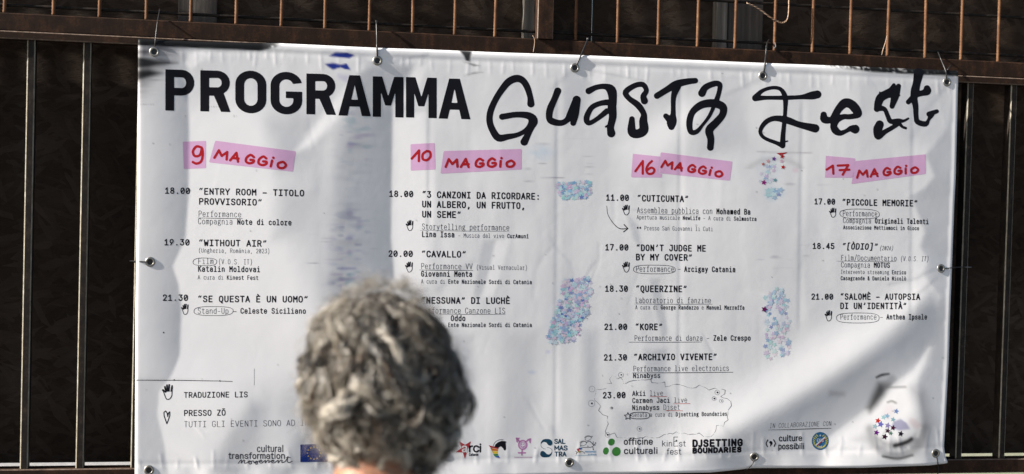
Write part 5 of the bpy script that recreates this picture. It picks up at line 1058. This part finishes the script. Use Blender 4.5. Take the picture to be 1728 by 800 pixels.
def lock(th, ang, k0, k1, R, length, ns, wd, base, turn, dk_=1.0):
    m = 34; t = np.linspace(0, 1, m); P_ = []; d_ang = turn
    for i in range(m):
        q = t[i]; th_i = min(th + length*q, 2.96); a_i = ang + d_ang*q + .10*math.sin(3*q+ang*5)
        k = k0 + (k1-k0)*min(1, q*2.2) - .10*max(0, q-.65)
        P_.append(outer(latz(th_i), a_i, k) if th_i > .35 else outer(latz(.35), a_i, k)*(th_i/.35) + np.array([HC[0]-.006, HC[1]-.012, latz(0)-.019-(1-k)*.11])*(1-th_i/.35))
    axis = np.array(P_); c = np.array([HC[0], HC[1]-.012, HC[2]]); tg = np.gradient(axis, axis=0); tg /= np.linalg.norm(tg, axis=1)[:, None]+1e-9
    nn = axis-c; nn -= tg*(nn*tg).sum(1)[:, None]; nn /= np.linalg.norm(nn, axis=1)[:, None]+1e-9; bb = np.cross(tg, nn); t = t[:, None]
    coh = math.sin(3.1*ang+4*th)                                    # neighbouring waves on the crown swing together
    turns = rh.uniform(.9, 1.9)*length/.6; ph = rh.uniform(0, 6.28); hand = rh.choice([-1, 1]); grow = R*np.clip(.2+t*1.4, 0, 1)
    if th < .95: turns = (1.5+.3*coh)*length/.8; ph = 2.2*ang+coh+rh.normal(0, .5); hand = 1 if coh > 0 else -1
    w_ = ph + hand*2*math.pi*turns*t
    helix = axis + nn*grow*.6*np.cos(w_) + bb*grow*np.sin(w_); hg = np.gradient(helix, axis=0); hg /= np.linalg.norm(hg, axis=1)[:, None]+1e-9
    r1 = bb*np.cos(w_) - nn*np.sin(w_)*.5; r1 -= hg*(r1*hg).sum(1)[:, None]; r1 /= np.linalg.norm(r1, axis=1)[:, None]+1e-9; r2 = np.cross(hg, r1)
    for s in range(ns):
        o1 = rh.uniform(-1.7, 1.7)*wd; o2 = rh.normal(0, .55)*wd; dp = rh.normal(0, .28); gr = rh.normal(1, .16); hx = axis + nn*grow*gr*.6*np.cos(w_+dp) + bb*grow*gr*np.sin(w_+dp); fl = .35+.65*np.sin(math.pi*np.clip(t*.8+.1, 0, 1)); ex = rh.normal(0, .0045, 3)*t**2
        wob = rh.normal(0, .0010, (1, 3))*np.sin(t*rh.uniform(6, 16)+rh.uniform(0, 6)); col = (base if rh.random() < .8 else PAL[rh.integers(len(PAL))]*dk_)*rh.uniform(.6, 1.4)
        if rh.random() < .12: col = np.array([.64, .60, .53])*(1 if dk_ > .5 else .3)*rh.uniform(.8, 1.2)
        n_use = rh.integers(int(m*.7), m+1)
        add_strand((hx + r1*o1*fl + r2*o2*fl + wob + ex)[:n_use], rh.uniform(.00028, .00052), np.clip(col, 0, .8))
def clear(th, ang): return not (math.sin(ang) > .35 and latz(min(th+.45, 3)) < HC[2]+.055)
made = 0
for layer, (num, k0, k1, dk) in enumerate(((250, .62, .78, .25), (265, .74, .94, 1.0), (75, .80, 1.0, 1.2))):  # inner locks tinted darker, putting the shade between curls into the colour
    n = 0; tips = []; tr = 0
    while n < num and tr < 30000:
        tr += 1; th = math.acos(rh.uniform(-.95, 1)); ang = rh.uniform(-math.pi, math.pi)
        if not clear(th, ang): continue
        q_ = outer(latz(max(th, .3)), ang)
        dm = (.014, .0155, .022)[layer]*(.72 if th < .9 else 1)
        if any((q_-o_)@(q_-o_) < dm*dm for o_ in tips): continue
        tips.append(q_); n += 1
        top = th < .95; tuft = .05*math.sin(5*ang+2.2)*math.sin(4*th) + .035*math.sin(9*ang+7*th)
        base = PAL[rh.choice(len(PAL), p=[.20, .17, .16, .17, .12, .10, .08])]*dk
        L0 = rh.uniform(.7, 1.1) if top else rh.uniform(.42, .75)
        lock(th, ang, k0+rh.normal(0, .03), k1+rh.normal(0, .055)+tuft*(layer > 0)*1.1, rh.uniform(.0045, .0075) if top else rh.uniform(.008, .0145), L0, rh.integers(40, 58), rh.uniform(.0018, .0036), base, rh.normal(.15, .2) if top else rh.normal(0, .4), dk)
for L in range(2600):      # loose frizz
    z = HC[2] + rh.uniform(-.12, .122); ang = rh.uniform(-math.pi, math.pi)
    if math.sin(ang) > .45 and z < HC[2]+.045: continue
    p = outer(z, ang, rh.uniform(.84, .97)); d = p-HC; d /= np.linalg.norm(d); sd = rh.normal(0, 1, 3); m = 14; t = np.linspace(0, 1, m)[:, None]; R = rh.uniform(.003, .009); tn = rh.uniform(.6, 2.0)*6.28; ph = rh.uniform(0, 6)
    e1 = np.cross(d, sd); e1 /= np.linalg.norm(e1); e2 = np.cross(d, e1)
    pts = p + d*t*rh.uniform(.010, .034) + np.array([0, 0, -.010])*t*t + e1*R*np.cos(tn*t+ph)+e2*R*np.sin(tn*t+ph) + sd*.006*t*t
    add_strand(pts, .00026, PAL[rh.choice([0, 3, 6, 1])]*rh.uniform(.8, 1.2))
M_HAIR, n_, l_, b_ = newmat('curly_grey_hair'); a_ = n_.new('ShaderNodeVertexColor'); a_.layer_name = 'Col'; l_.new(a_.outputs[0], b_.inputs['Base Color'])
b_.inputs['Roughness'].default_value = .32; b_.inputs['Specular IOR Level'].default_value = .9
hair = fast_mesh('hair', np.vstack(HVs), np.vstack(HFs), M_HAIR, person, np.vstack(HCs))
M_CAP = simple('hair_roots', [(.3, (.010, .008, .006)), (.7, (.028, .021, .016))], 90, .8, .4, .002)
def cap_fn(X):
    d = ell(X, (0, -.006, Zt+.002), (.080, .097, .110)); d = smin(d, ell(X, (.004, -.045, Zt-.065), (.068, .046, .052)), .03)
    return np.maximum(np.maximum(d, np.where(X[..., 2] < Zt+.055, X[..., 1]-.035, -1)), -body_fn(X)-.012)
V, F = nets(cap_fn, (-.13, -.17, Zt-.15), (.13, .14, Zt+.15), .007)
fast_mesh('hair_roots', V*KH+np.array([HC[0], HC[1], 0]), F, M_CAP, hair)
